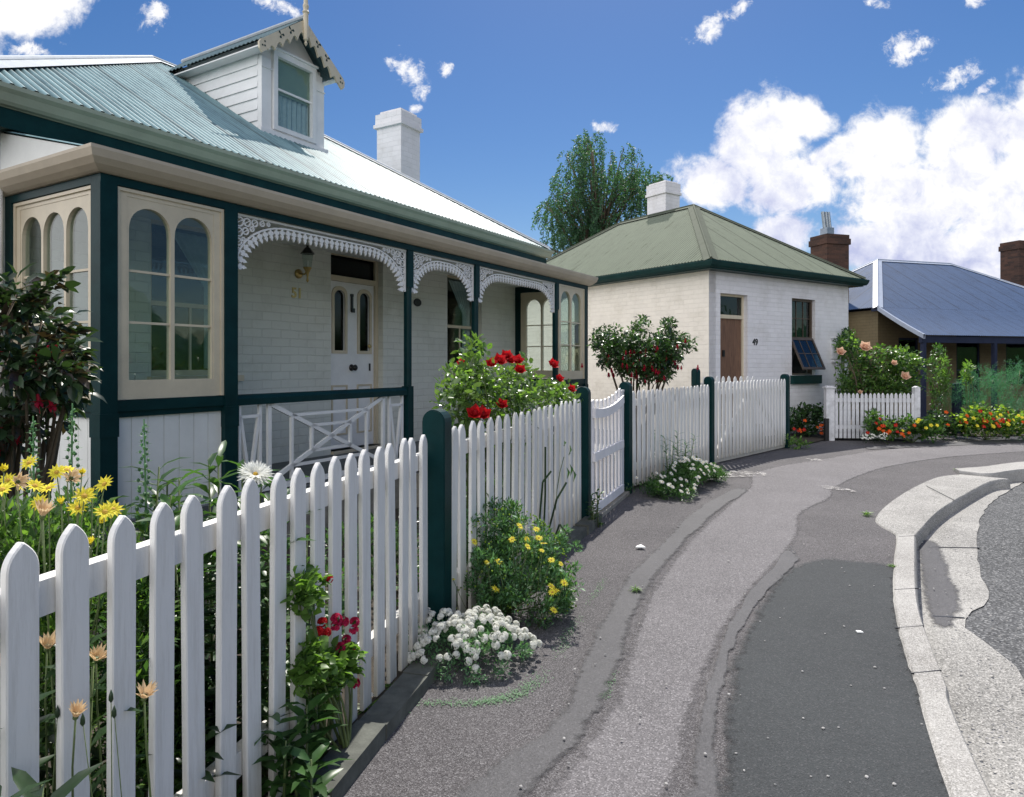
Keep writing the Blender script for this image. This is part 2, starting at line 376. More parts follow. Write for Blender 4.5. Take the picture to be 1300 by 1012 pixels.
def thing(name, label, cat, loc=(0, 0, 0), rz=0, group=None):
    o = bpy.data.objects.new(name, None); COL.objects.link(o); o.location = loc; o.rotation_euler = (0, 0, rz)
    o['label'] = label; o['category'] = cat
    if group: o['group'] = group
    return o
def tag(o, label, cat, group=None, kind=None):
    o['label'] = label; o['category'] = cat
    if group: o['group'] = group
    if kind: o['kind'] = kind
    return o
def structure(o, label=None):
    o['kind'] = 'structure'
    if label: o['label'] = label
    return o

def walls(mb, x0, x1, z0, z1, y0, y1, holes=(), axis='x'):
    """a wall along x (or y) between y0,y1 (its thickness) with rectangular holes (a0,a1,b0,b1)"""
    xs = sorted({x0, x1, *[h[0] for h in holes], *[h[1] for h in holes]}); zs = sorted({z0, z1, *[h[2] for h in holes], *[h[3] for h in holes]})
    def P(x, y, z): return (x, y, z) if axis == 'x' else (y, x, z)
    solid = lambda i, j: 0 <= i < len(xs)-1 and 0 <= j < len(zs)-1 and not any(h[0] < (xs[i]+xs[i+1])/2 < h[1] and h[2] < (zs[j]+zs[j+1])/2 < h[3] for h in holes)
    for i in range(len(xs)-1):
        for j in range(len(zs)-1):
            if not solid(i, j): continue
            a, b, c, d = xs[i], xs[i+1], zs[j], zs[j+1]
            for y in (y0, y1): mb.add([P(a,y,c), P(b,y,c), P(b,y,d), P(a,y,d)], [(0,1,2,3)])
            if not solid(i-1, j): mb.add([P(a,y0,c), P(a,y1,c), P(a,y1,d), P(a,y0,d)], [(0,1,2,3)])
            if not solid(i+1, j): mb.add([P(b,y0,c), P(b,y1,c), P(b,y1,d), P(b,y0,d)], [(0,1,2,3)])
            if not solid(i, j-1): mb.add([P(a,y0,c), P(b,y0,c), P(b,y1,c), P(a,y1,c)], [(0,1,2,3)])
            if not solid(i, j+1): mb.add([P(a,y0,d), P(b,y0,d), P(b,y1,d), P(a,y1,d)], [(0,1,2,3)])
    return mb

def sweep(mb, path, prof, closed=True):
    """sweep a profile of (out, z) along a counter-clockwise plan path with mitred corners"""
    n = len(path); rings = []
    for i, p in enumerate(path):
        p = Vector(p)
        a = (p-Vector(path[i-1])).normalized() if (closed or i > 0) else None
        b = (Vector(path[(i+1) % n])-p).normalized() if (closed or i < n-1) else None
        a = a or b; b = b or a
        na = Vector((a.y, -a.x)); nb = Vector((b.y, -b.x)); m = (na+nb); m = m/ (m.length**2)*2
        rings.append([(p.x+m.x*o, p.y+m.y*o, z) for o, z in prof])
    k = len(prof); vs = [q for r in rings for q in r]; fs = []
    for i in range(n if closed else n-1):
        j = (i+1) % n
        for t in range(k): fs.append((i*k+t, j*k+t, j*k+(t+1) % k, i*k+(t+1) % k))
    if not closed: fs += [tuple(range(k)), tuple(range((n-1)*k, n*k))]
    return mb.add(vs, fs)

def corrugate(mb, a, e, nrm, W, Lf, pitch, dz, amp=.011, per=6, thick=0.0, z_of=None, lap=None):
    """corrugated sheeting: columns along e from corner a, each running distance Lf(s) inward with rise dz per metre"""
    k = max(2, int(W/pitch*per)); a = Vector(a); e = Vector(e); nrm = Vector(nrm); rows = 5; vs = []
    for i in range(k+1):
        s = W*i/k; L = max(.0005, Lf(s)); h = amp*math.sin(2*math.pi*s/pitch)
        for r in range(rows):
            t = r/(rows-1)
            q = a+e*s+nrm*L*t
            z = (z_of(L*t) if z_of else dz*L*t)+h
            vs.append((q.x, q.y, a.z+z)); mb.st.append((s+(a.x+a.y)*3.3, L*t, h/amp))
    fs = [(i*rows+r, (i+1)*rows+r, (i+1)*rows+r+1, i*rows+r+1) for i in range(k) for r in range(rows-1)]
    return mb.add(vs, fs)

def hip_roof(x0, x1, y0, y1, z, pitch, parent, mat, cap_mat, seam=.076):
    W, D = x1-x0, y1-y0; Rr = min(W, D)/2; mb = MB()
    Lf = lambda T: (lambda s: min(s, T-s, Rr))
    corrugate(mb, (x0,y0,z), (1,0,0), (0,1,0), W, Lf(W), seam, pitch)
    corrugate(mb, (x1,y0,z), (0,1,0), (-1,0,0), D, Lf(D), seam, pitch)
    corrugate(mb, (x1,y1,z), (-1,0,0), (0,-1,0), W, Lf(W), seam, pitch)
    corrugate(mb, (x0,y1,z), (0,-1,0), (1,0,0), D, Lf(D), seam, pitch)
    roof = mb.build('roof', mat, parent, smooth=True, fix=False)
    zt = z+Rr*pitch
    if W >= D: r0, r1 = (x0+Rr, (y0+y1)/2, zt), (x1-Rr, (y0+y1)/2, zt)
    else: r0, r1 = ((x0+x1)/2, y0+Rr, zt), ((x0+x1)/2, y1-Rr, zt)
    ends = [((x0,y0,z), r0), ((x0,y1,z), r0 if W >= D else r1), ((x1,y0,z), r1 if W >= D else r0), ((x1,y1,z), r1)]
    cm = MB()
    for p, q in ends+[(r0, r1)]:
        p = Vector(p)+Vector((0,0,.022)); q = Vector(q)+Vector((0,0,.022))
        cm.tube([p, q], .024, 8)
        a = (q-p).normalized(); sd = a.cross(Vector((0,0,1))).normalized()
        for sg in (-1, 1):
            w = sd*sg*.13+Vector((0,0,-.05 if abs(a.z) > .05 else -.075)); cm.add([p, q, q+w, p+w], [(0,1,2,3)])
    cm.build('ridge_cap', cap_mat, roof, smooth=False)
    return roof, r0, r1, zt

def arch_pts(x0, x1, z0, zs, zt, n=14, point=.0):
    """outline of an arched opening: sides to spring line zs, then a half ellipse up to zt"""
    c = (x0+x1)/2; r = (x1-x0)/2; pts = [(x0, z0), ((x0+x1)/2, z0), (x1, z0), (x1, (z0+zs)/2), (x1, zs)]
    for i in range(1, n):
        t = math.pi*i/n; pts.append((c+r*math.cos(t), zs+(zt-zs)*math.sin(t)**(.85)))
    return pts+[(x0, zs), (x0, (z0+zs)/2)]
def plate_cell(mb, inner, rect, y0, y1, axis='x'):
    """flat board filling rect except the inner outline"""
    x0, x1, z0, z1 = rect; cx = sum(p[0] for p in inner)/len(inner); cz = sum(p[1] for p in inner)/len(inner)
    outer = []
    for px, pz in inner:
        dx, dz = px-cx, pz-cz
        t = min([(x1-cx)/dx if dx > 1e-9 else 1e9, (x0-cx)/dx if dx < -1e-9 else 1e9, (z1-cz)/dz if dz > 1e-9 else 1e9, (z0-cz)/dz if dz < -1e-9 else 1e9])
        outer.append([cx+dx*t, cz+dz*t])
    for c in ((x0,z0), (x1,z0), (x1,z1), (x0,z1)):
        i = min(range(len(outer)), key=lambda k: (outer[k][0]-c[0])**2+(outer[k][1]-c[1])**2); outer[i] = list(c)
    n = len(inner)
    def P(p, y): return (p[0], y, p[1]) if axis == 'x' else (y, p[0], p[1])
    vs = [P(p, y0) for p in inner]+[P(p, y0) for p in outer]+[P(p, y1) for p in inner]+[P(p, y1) for p in outer]
    fs = []
    for i in range(n):
        j = (i+1) % n
        fs += [(i, j, n+j, n+i), (2*n+i, 3*n+i, 3*n+j, 2*n+j), (i, 2*n+i, 2*n+j, j), (n+i, n+j, 3*n+j, 3*n+i)]
    mb.add(vs, fs); return mb

def text_mesh(txt, size, depth, mat, parent, M, name='lettering', font_bold=False):
    cu = bpy.data.curves.new(name, 'FONT'); cu.body = txt; cu.size = size; cu.extrude = depth; cu.align_x = 'CENTER'; cu.align_y = 'CENTER'
    cu.offset = size*.02
    o = bpy.data.objects.new(name, cu); COL.objects.link(o)
    dg = bpy.context.evaluated_depsgraph_get(); me = bpy.data.meshes.new_from_object(o.evaluated_get(dg))
    bpy.data.objects.remove(o); me.transform(M); me.materials.clear(); me.materials.append(MATS[mat])
    return put(name, me, parent)
# ------------------------------------------------------------------ setting: ground, footpath, kerbs, road
def spline(pts, per=8, closed=False):
    pts = [Vector(p) for p in pts]; n = len(pts); out = []
    rngi = range(n if closed else n-1)
    for i in rngi:
        p0 = pts[(i-1) % n] if (closed or i > 0) else pts[i]*2-pts[i+1]
        p1, p2 = pts[i], pts[(i+1) % n]
        p3 = pts[(i+2) % n] if (closed or i+2 < n) else p2*2-p1
        for k in range(per):
            t = k/per
            out.append(.5*((2*p1)+(p2-p0)*t+(2*p0-5*p1+4*p2-p3)*t*t+(3*p1-p0-3*p2+p3)*t**3))
    if not closed: out.append(pts[-1])
    return out
def wobble(pts, amt):
    return [p+Vector((random.gauss(0, amt), random.gauss(0, amt), 0)) for p in pts]
def sheet(name, pts, z, mat, label=None):
    mb = MB(); mb.add([(p.x, p.y, z) for p in pts], [tuple(range(len(pts)))])
    o = mb.build(name, mat); me = o.data
    if me.polygons[0].normal.z < 0: me.flip_normals()
    return structure(o, label)
def resample(pts, n):
    s = [0]
    for p, q in zip(pts[:-1], pts[1:]): s.append(s[-1]+(q-p).length)
    out = []; j = 0
    for i in range(n):
        t = s[-1]*i/(n-1)
        while j < len(s)-2 and s[j+1] < t: j += 1
        out.append(pts[j].lerp(pts[j+1], (t-s[j])/max(1e-9, s[j+1]-s[j])))
    return out
def worn_strip(name, A, B, z, mat, label, d=.09, caps=(False, False), N=90, capd=.12):
    """flat strip between two edge curves; attribute 'edge' falls to 0 at its worn borders"""
    A = resample(A, N); B = resample(B, N); vs = []; ev = []; L = [0]
    for p, q in zip(A[:-1], A[1:]): L.append(L[-1]+(q-p).length)
    for i, (p, q) in enumerate(zip(A, B)):
        w = max(1e-4, (q-p).length); f = min(.45, d/w); c = 1.0
        if caps[0]: c = min(c, L[i]/capd)
        if caps[1]: c = min(c, (L[-1]-L[i])/capd)
        for t, e in ((0, 0), (f, 1), (.5, 1), (1-f, 1), (1, 0)):
            r = p.lerp(q, t); vs.append((r.x, r.y, z)); ev.append(e*c)
    mb = MB(); mb.add(vs, [(i*5+j, i*5+j+1, i*5+j+6, i*5+j+5) for i in range(N-1) for j in range(4)])
    o = mb.build(name, mat+'_worn', fix=False); me = o.data; a = me.attributes.new('edge', 'FLOAT', 'POINT'); a.data.foreach_set('value', ev)
    if me.polygons[0].normal.z < 0: me.flip_normals()
    return structure(o, label)
def P2(px, z=0): return [gd(u, v, z) for u, v in px]

mb = MB(); mb.add([(-1500,-1500,-.16), (1500,-1500,-.16), (1500,1500,-.16), (-1500,1500,-.16)], [(0,1,2,3)])
structure(mb.build('ground', 'earth'), 'bare ground around the cottages')

near_tail = [Vector((-1.6,-8,0)), Vector((-.5,-3,0)), Vector((.35,-.2,0)), Vector((.98,1.2,0))]
k_in = near_tail+P2([(1175,922), (1166,883), (1150,837), (1136,781), (1134,735), (1138,682)])
k_out = [p+Vector((.17,-.03,0)) for p in near_tail]+P2([(1218,922), (1203,874), (1185,828), (1168,777), (1164,735), (1163,681)])
def kerb(name, inner, outer, z1, z0, mat, label, per=8, jit=.002):
    a = spline(inner, per); b = spline(outer, per); n = min(len(a), len(b)); mb = MB(); prof = []
    for i in range(n):
        p, q = a[i], b[i]; d = (p-q); w = d.length; d = d/max(w, 1e-6); j = random.gauss(0, jit)
        ring = [(p.x, p.y, z0), (p.x+j, p.y, z1-.012), (p.x-d.x*.015, p.y-d.y*.015, z1+j*.5), (q.x+d.x*.018, q.y+d.y*.018, z1+j*.5),
                (q.x+d.x*.010, q.y+d.y*.010, z1-.010), (q.x, q.y, z1-.03), (q.x-d.x*.012, q.y-d.y*.012, z0)]
        prof.append(ring)
    k = 7; vs = [v for r in prof for v in r]
    fs = [(i*k+t, (i+1)*k+t, (i+1)*k+t+1, i*k+t+1) for i in range(n-1) for t in range(k-1)]+[tuple(range(k)), tuple(range((n-1)*k, n*k))]
    mb.add(vs, fs); return structure(mb.build(name, mat, smooth=False), label)
kerb('kerb', k_in, k_out, .024, -.14, 'concrete', 'long curved concrete kerb beside the footpath')
r_in = P2([(1138,680), (1111,659), (1143,629), (1185,608), (1217,603)])
r_out = P2([(1164,680), (1190,652), (1221.5,631.5), (1258,612.5), (1282,609)])
kerb('kerb_crossing', r_in, r_out, .010, -.14, 'concrete_old', 'wide worn concrete kerb crossing')
f_in = P2([(1212,599), (1250,596), (1300,590)])+[Vector((8.6, 10.0, 0)), Vector((10.6, 10.2, 0)), Vector((13.5, 10.4, 0)), Vector((24, 12.0, 0)), Vector((45, 13, 0))]
f_out = P2([(1218,602), (1256,605.5), (1300,600)])+[Vector((8.3, 9.45, 0)), Vector((10.5, 9.8, 0)), Vector((13.5, 10.1, 0)), Vector((24, 11.75, 0)), Vector((45, 12.7, 0))]
kerb('kerb', f_in, f_out, .045, -.14, 'concrete', 'raised kerb on the far side of the crossing')

edge = spline(k_in, 8)+spline(r_in[1:], 8)+spline([f_in[0]]+f_in[1:], 8)
path_poly = edge+[Vector((45, 60, 0)), Vector((-45, 60, 0)), Vector((-45, -8, 0))]
sheet('footpath', path_poly, 0.0, 'path_coarse', 'coarse asphalt footpath')
# smoother lighter band of asphalt down the middle
bl = [(600,1100), (675,1012), (751,922), (783,855), (806,781), (834,731), (871,685), (917,643), (948,618), (952,602), (985,592), (1040,583), (1115,571.5), (1200,565), (1300,560)]
br = [(860,1100), (872,1012), (880,960), (889,901), (908,846), (931,800), (958,754), (995,712), (1018,680), (1023,652), (1058,634), (1065,620), (1097,604), (1138,592), (1208,581), (1300,574)]
worn_strip('asphalt_band', wobble(spline(P2(bl), 6), .006)+[Vector((13.5, 12.6, 0))], wobble(spline(P2(br), 6), .006)+[Vector((13.5, 11.2, 0))], .004, 'path_band', 'smooth pale asphalt strip running along the footpath', .11, (True, False), capd=.5)
seam_l = spline(P2([(470,1100), (565,1012), (690,922), (722,868), (750,800), (790,735), (826,700), (870,655), (905,632), (936,617)]), 6)
seam_l2 = spline(P2([(610,1100), (681,1012), (757,922), (789,855), (812,781), (840,731), (878,685), (924,643), (956,622)]), 6)
worn_strip('asphalt_seam', wobble(seam_l, .008), wobble(seam_l2, .008), .008, 'path_seam', 'dark sealing strip along the fence side of the pale asphalt', .09, (True, True), capd=.3)
s_a = spline(P2([(852,1100), (866,1012), (883,922), (900,850), (922,800), (948,756), (985,715), (1003,690)]), 6)
s_b = spline(P2([(930,1100), (922,1012), (914,922), (924,850), (945,800), (972,756), (1001,728), (1020,708)]), 6)
worn_strip('asphalt_seam', wobble(s_a, .008), wobble(s_b, .008), .008, 'path_seam', 'dark sealing strip between the pale and the dark asphalt', .06, (True, True), capd=.3)
da = spline(P2([(893,1100), (902,1012), (908,922), (919,850), (938,806), (963,760), (996,724), (1040,706)]), 6)
db = spline(P2([(1250,1100), (1205,1012), (1174,922), (1165,883), (1149,837), (1136,781), (1134,745), (1136,716)]), 6)
worn_strip('asphalt_patch', wobble(da, .004), [p+Vector((.07, 0, 0)) for p in db], .012, 'path_dark', 'fresh dark asphalt patch beside the kerb', .13, (True, True), capd=.30)
for px, lab in (([(893,604), (925,599), (962,600), (975,604), (940,607), (905,607)], 'white chalky stain near the driveway gate'),
                ([(1035,617), (1060,619), (1088,626), (1050,622)], 'thin white chalky stain in the middle of the footpath'),
                ([(1024,583), (1040,584), (1046,586.5), (1030,586)], 'small white chalky stain at the driveway'),
                ([(1206,559), (1230,557), (1235,560), (1212,562)], 'pale stain beside the far flower bed')):
    sheet('asphalt_stain', wobble(spline(P2(px), 4, False), .01), .014, 'chalk', lab)
worn_strip('asphalt_seam', spline(P2([(1094,567), (1180,562), (1300,557)]), 6), spline(P2([(1100,572), (1190,568), (1300,563)]), 6), .010, 'path_seam', 'thin dark seam at the far end of the footpath', .2, (True, False))

# road and concrete gutter apron, one step below the footpath
road = [p for p in spline(k_in, 8)]+spline(r_in[1:], 8)+spline(f_in, 8)
road_poly = [Vector((p.x+.05, p.y-.02, 0)) for p in road]+[Vector((60, -8, 0))]
sheet('road', road_poly, -.115, 'road', 'rough grey asphalt road')
Z = -.108
ap_out = [Vector((-.6,-8,0)), Vector((.6,-3,0)), Vector((1.4,-.2,0)), Vector((2.0,1.3,0))]+P2([(1345,960), (1322,900), (1300,862), (1286,841), (1254,818), (1228,795), (1226,782), (1251,764), (1251,745), (1242,712), (1242,666), (1261,636), (1300,612)], Z)+[Vector((10.2, 9.1, 0)), Vector((13.5, 9.3, 0)), Vector((24, 11.0, 0)), Vector((45, 12.0, 0))]
def mid_(a, b, t=.5): return [p.lerp(q, t) for p, q in zip(a, b)]
ia = spline(mid_(k_in, k_out, .6), 8)+spline(mid_(r_in[1:4], r_out[1:4], .6), 8); ib = spline(ap_out[:17], 8); mb = MB(); N = 110
ia = resample(ia, N); ib = resample(ib, N); ib = ib[:1]+wobble(ib[1:], .007)
ia += [Vector(q) for q in ((6.2, 9.1, 0), (7.2, 9.5, 0), (8.5, 9.75, 0), (10.6, 10.0, 0), (13.5, 10.25, 0), (24, 11.9, 0), (45, 12.8, 0))]
ib += [Vector(q) for q in ((7.0, 8.9, 0), (7.7, 9.0, 0), (8.6, 9.1, 0), (10.6, 9.3, 0), (13.5, 9.5, 0), (24, 11.2, 0), (45, 12.1, 0))]
n_ = len(ia); mb.add([(p.x, p.y, Z) for p in ia]+[(p.x, p.y, Z) for p in ib], [(i, i+n_, i+n_+1, i+1) for i in range(n_-1)])
structure(mb.build('gutter_apron', 'concrete_old'), 'pale worn concrete gutter along the road')
worn_strip('gutter_dark_strip', spline(P2([(1160,685), (1164,735), (1170,770), (1184,800)], Z), 5), wobble(spline(P2([(1192,685), (1212,730), (1226,768), (1215,800)], Z), 5), .01), Z+.004, 'path_seam', 'dark strip in the concrete gutter beside the kerb', .10, (True, True))  # darkens the gutter concrete beside the kerb
mb = MB()
for a, b in (((1184,783), (1224,785)), ((1178,695), (1243,696))):
    p, q = gd(*a, Z), gd(*b, Z); mb.bar((p.x, p.y, Z), (q.x, q.y, Z), .012, .01)
structure(mb.build('gutter_joint', 'black'), 'dark joints across the concrete gutter')
mb = MB()
for (a, b) in (((1136, 751), (1166, 749)), ((1137, 800), (1173, 797)), ((1157, 858), (1195, 854)), ((1141, 683), (1162, 682)), ((1176, 618), (1211, 636))):
    p, q = gd(*a, .012), gd(*b, .012); mb.bar((p.x, p.y, .022), (q.x, q.y, .022), .004, .006)
structure(mb.build('kerb_joint', 'black'), 'thin dark joints across the concrete kerb')
# loose grit and pale litter lying about (nobody could count it)
mb = MB()
for k in range(430):
    u, v = random.uniform(500, 1290), random.uniform(585, 1005)**1
    p = gd(u, v)
    if random.random() < .6: p = gd(random.uniform(1168, 1300), random.uniform(640, 1005), Z)
    if p.z == 0 and (p.x > 1.6+.25*p.y or p.x < -.2+.21*p.y-.3): continue
    r = random.uniform(.003, .008); mb.blob((p.x, p.y, p.z+r*.5+.012), (r, r*random.uniform(.6, 1.2), r*.6), 1, .25)
tag(mb.build('grit', 'grit'), 'loose grit scattered over the footpath and gutter', 'grit', kind='stuff')

# garden soil
gs = [Vector((-6,-2,0)), Vector((-1.75,-1.2,0)), Vector((-1.0,1.3,0)), Vector((-.43,3.44,0)), Vector((.62,6.15,0)), Vector((1.2,7.65,0)), Vector((2.76,9.75,0)), Vector((1.6,12.2,0)), Vector((-2,20,0)), Vector((-20,20,0)), Vector((-20,-2,0))]
sheet('garden_soil', gs, .02, 'soil', 'dark garden soil behind the long picket fence')
drive = [Vector((2.3,9.5,0)), Vector((4.75,11.95,0)), Vector((3.55,12.5,0)), Vector((-2.3,20.8,0)), Vector((-6.5,18.0,0)), Vector((1.35,10.9,0))]
sheet('driveway', drive, .030, 'concrete', 'pale concrete driveway between the two white cottages')
mb = MB(); N = 150; prev = []  # unseen green rise, added so the window panes reflect something dark
for i in range(N+1):
    a = R(36-236*i/N); h = 9+5*math.sin(i*.31)+3*math.sin(i*.83+1)+random.uniform(-.6, .6)
    for r, z in ((80, -.15), (88, h*.45), (96, h*.85), (108, h), (150, h*1.15)):
        prev.append((r*math.cos(a)*1.0+random.gauss(0, .6), r*math.sin(a), z+random.gauss(0, .25)))
mb.add(prev, [(i*5+j, i*5+j+1, i*5+j+6, i*5+j+5) for i in range(N) for j in range(4)])
structure(mb.build('reflection_backdrop', 'leaf_mid', smooth=True, fix=False), 'unseen green backdrop added across the street for the window reflections')
gs2 = [Vector((5.2,12.15,0)), Vector((5.95,12.95,0)), Vector((7.5,12.75,0))]+[gd(u, v) for u, v in ((1188,551), (1240,555), (1300,554))]+[Vector((14,13.2,0)), Vector((24,17,0)), Vector((22,21,0)), Vector((9,20,0)), Vector((5,14.5,0)), Vector((4.2,12.9,0))]
sheet('garden_soil', gs2, .02, 'soil', 'dark garden soil in front of the far cottages')

# ------------------------------------------------------------------ cottage with the verandah
H1 = thing('cottage', 'white brick cottage numbered 51 with dormer, green verandah and lace ironwork', 'house', (-2.6, 4.37, 0), math.atan2(.859, .512))
mb = MB()
DOOR = (3.13, 4.0, .46, 2.74); WINS = [(1.04, 1.91, 1.34, 2.72), (5.33, 6.2, 1.34, 2.72)]
walls(mb, -.2, 7.45, 0, 3.24, 1.2, 1.4, [DOOR]+WINS)
walls(mb, 1.4, 7.84, 0, 3.24, 7.25, 7.45, axis='y'); walls(mb, 1.4, 7.84, 0, 3.24, -.2, 0, axis='y')
mb.box(-.2, 7.45, 7.84, 8.0, 0, 3.24)
mb.box(.001, 7.249, 1.401, 7.839, 3.10, 3.12)
wall = mb.build('wall', 'brick_house', H1)
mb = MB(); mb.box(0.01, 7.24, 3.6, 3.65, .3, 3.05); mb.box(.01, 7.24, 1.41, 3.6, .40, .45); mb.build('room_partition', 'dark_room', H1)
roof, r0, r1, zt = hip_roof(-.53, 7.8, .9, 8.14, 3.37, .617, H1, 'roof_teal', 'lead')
OG = [(-.12,3.21), (0,3.21), (.0,3.215), (.035,3.22), (.055,3.24), (.075,3.29), (.10,3.315), (.10,3.345), (.085,3.345), (.06,3.30), (-.12,3.30)]
mb = MB(); sweep(mb, [(-.50,.93), (7.77,.93), (7.77,8.11), (-.50,8.11)], OG)
mb.build('gutter', 'sage_gutter', H1)
mb = MB(); sweep(mb, [(-.50,.93), (7.77,.93), (7.77,8.11), (-.50,8.11)], [(-.34,3.12), (-.34,3.10), (-.0,3.07), (-.0,3.205), (-.03,3.205), (-.03,3.12)]); mb.build('soffit', 'gutter_green', H1)
mb = MB(); mb.tube([(-.12, 1.12, 3.14), (-.12, 1.14, 2.2), (-.12, 1.14, .1)], .03, 10); mb.build('downpipe', 'trim_white', H1, smooth=True)

# verandah
VER = MB(); VER.box(-.05, 7.30, -.08, 1.199, .36, .43); VER.build('verandah_floor', 'deck', H1)
mb = MB(); walls(mb, -.02, 7.26, .0, .36, -.04, .04); mb.build('verandah_base', 'sandstone', H1)
mb = MB(); mb.box(2.95, 4.3, -.48, -.081, 0, .2); mb.box(3.0, 4.25, -.30, -.081, .2, .34); mb.build('step', 'sandstone', H1)
mb = MB()
mb.box(-.05, 7.29, -.05, .05, 2.595, 2.72); mb.box(-.05, .05, .051, 1.198, 2.595, 2.72); mb.box(7.19, 7.29, .051, 1.198, 2.595, 2.72)
mb.build('beam', 'green', H1)
mb = MB(); mb.box(.051, 7.189, .051, 1.198, 2.69, 2.705); mb.build('verandah_ceiling', 'board_white', H1)
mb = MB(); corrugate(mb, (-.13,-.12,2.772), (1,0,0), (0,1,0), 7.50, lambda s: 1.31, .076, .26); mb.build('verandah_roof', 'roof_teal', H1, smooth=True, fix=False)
mb = MB()
for xx in (-.12, 7.34):
    mb = MB(); mb.add([(xx,-.10,2.72), (xx,1.198,2.72), (xx,1.198,3.10), (xx,-.10,2.77)], [(0,1,2,3)]); mb.build('gable_end', 'board_white', H1)
VG = [(-.05,2.65), (.0,2.65), (.02,2.66), (.055,2.685), (.085,2.72), (.10,2.765), (.10,2.785), (.085,2.785), (.07,2.75), (-.05,2.74)]
mb = MB(); sweep(mb, [(-.07,1.19), (-.07,-.07), (7.31,-.07), (7.31,1.19)], VG, closed=False); mb.build('verandah_gutter', 'tan_gutter', H1)
PX = [(.0, .11), (.90, .11), (3.01, .085), (4.23, .085), (6.28, .085), (7.24, .10)]
for x, w in PX:
    mb = MB(); h = w/2
    if x in (.0, 7.24, .90): mb.box(x-h, x+h, -h, h, .0, 2.594); mb.box(x-h-.006, x+h+.006, -h-.006, h+.006, .98, 1.13)
    else:
        mb.box(x-h, x+h, -h, h, .0, 1.22)
        c = h*.86; oc = [(x-c,-c*.5), (x-c*.5,-c), (x+c*.5,-c), (x+c,-c*.5), (x+c,c*.5), (x+c*.5,c), (x-c*.5,c), (x-c,c*.5)]
        mb.prism(oc, 1.0, 'z', 1.22); mb.box(x-h, x+h, -h, h, 2.22, 2.594)
    mb.build('verandah_post', 'green', H1)
for x in (0, 7.24):
    mb = MB(); mb.box(x-.05, x+.05, 1.10, 1.199, 0, 2.594); mb.build('verandah_post', 'green', H1)

def glazed(parent, a0, a1, plane, n, axis, inward):
    """cream frame with n arched lights above the rail, boards below; spans a0..a1 along axis"""
    z0, z1 = 1.215, 2.59; mb = MB(); b = .075
    y0, y1 = plane-.028, plane+.028; cw = (a1-a0-2*b)/n
    def B(x0_, x1_, za, zb, ya, yb, m):
        m.box(x0_, x1_, ya, yb, za, zb) if axis == 'x' else m.box(ya, yb, x0_, x1_, za, zb)
    B(a0, a0+b, z0, z1, y0, y1, mb); B(a1-b, a1, z0, z1, y0, y1, mb); B(a0+b, a1-b, z0, z0+.12, y0, y1, mb); B(a0+b, a1-b, z1-.05, z1, y0, y1, mb)
    for i in range(n):
        c0 = a0+b+cw*i; c1 = c0+cw; g = .014
        plate_cell(mb, arch_pts(c0+g, c1-g, z0+.125, 2.32, 2.32+min(.20, cw*.52)), (c0, c1, z0+.12, z1-.05), y0+.004, y1-.004, axis)
        for zz in (1.72, 2.06): B(c0+g-.002, c1-g+.002, zz-.008, zz+.008, plane-.012, plane+.012, mb)
    for q in (a0-.0, a1-.022): B(q, q+.022, z0, z1, y0-.012, y0-.001, mb)
    B(a0+.022, a1-.022, z1-.022, z1, y0-.012, y0-.001, mb)
    fr = mb.build('glazed_frame', 'cream', parent)
    for i in range(n):
        c0 = a0+b+cw*i; m = MB(); B(c0+.006, c0+cw-.006, z0+.115, z1-.052, plane-.003, plane+.003, m); m.build('pane', 'glass', fr)
    m = MB(); nb = int((a1-a0)/.11)
    for i in range(nb):
        s0 = a0+(a1-a0)*i/nb; s1 = a0+(a1-a0)*(i+1)/nb; B(s0+.003, s1-.003, .02, 1.10, plane-.012, plane+.012, m)
    B(a0, a1, .02, 1.10, plane-.004, plane+.004, m)
    m.build('board_panel', 'board_white', parent)
    m = MB(); B(a0, a1, 1.14, 1.21, plane-.045, plane+.045, m); B(a0, a1, 1.10, 1.14, plane-.03, plane+.03, m); m.build('sill_rail', 'green', parent)
glazed(H1, .055, .845, 0, 2, 'x', 1); glazed(H1, 6.325, 7.19, 0, 2, 'x', 1)
glazed(H1, .055, 1.10, 0, 3, 'y', 1); glazed(H1, .055, 1.10, 7.24, 3, 'y', 1)

def railing(x0, x1):
    mb = MB(); mb.box(x0, x1, -.035, .035, 1.13, 1.18); mb.tube([(x0, 0, 1.18), (x1, 0, 1.18)], .033, 8); mb.build('handrail', 'green', H1, smooth=False)
    mb = MB(); T, B0 = 1.13, .50; w = .024; L = x1-x0
    def bar(xa, za, xb, zb, ww=w): mb.bar((xa, 0, za), (xb, 0, zb), .026, ww, up=(0, 0, 1) if abs(xb-xa) > 1e-6 else (1, 0, 0))
    def V(a, b):
        bar(a, B0, a, T); bar(b, B0, b, T); bar(a, 1.04, b, 1.04); bar(a+.01, 1.04, (a+b)/2, B0); bar(b-.01, 1.04, (a+b)/2, B0); mb.box(a, b, -.012, .012, B0-.02, B0)
    V(x0+.05, x0+.24); V(x1-.24, x1-.05)
    a, b = x0+.33, x1-.33; bar(a, B0, a, T, .034); bar(b, B0, b, T, .034); cx = (a+b)/2; cz = (T+B0)/2; hx = (b-a)/2; hz = (T-B0)/2
    bar(a, T, b, B0, .034); bar(a, B0, b, T, .034)
    for q in (.34, .66):
        for sg in (-1, 1): bar(cx+sg*hx*q, cz-hz*(q if q < .5 else 1), cx+sg*hx*q, cz+hz*q); bar(cx-hx*q, cz+sg*hz*q, cx+hx*q, cz+sg*hz*q)
    mb.box(x0, x1, -.02, .02, B0-.06, B0-.02)
    mb.build('railing', 'trim_white', H1)
railing(.955, 2.967); railing(4.273, 6.237)

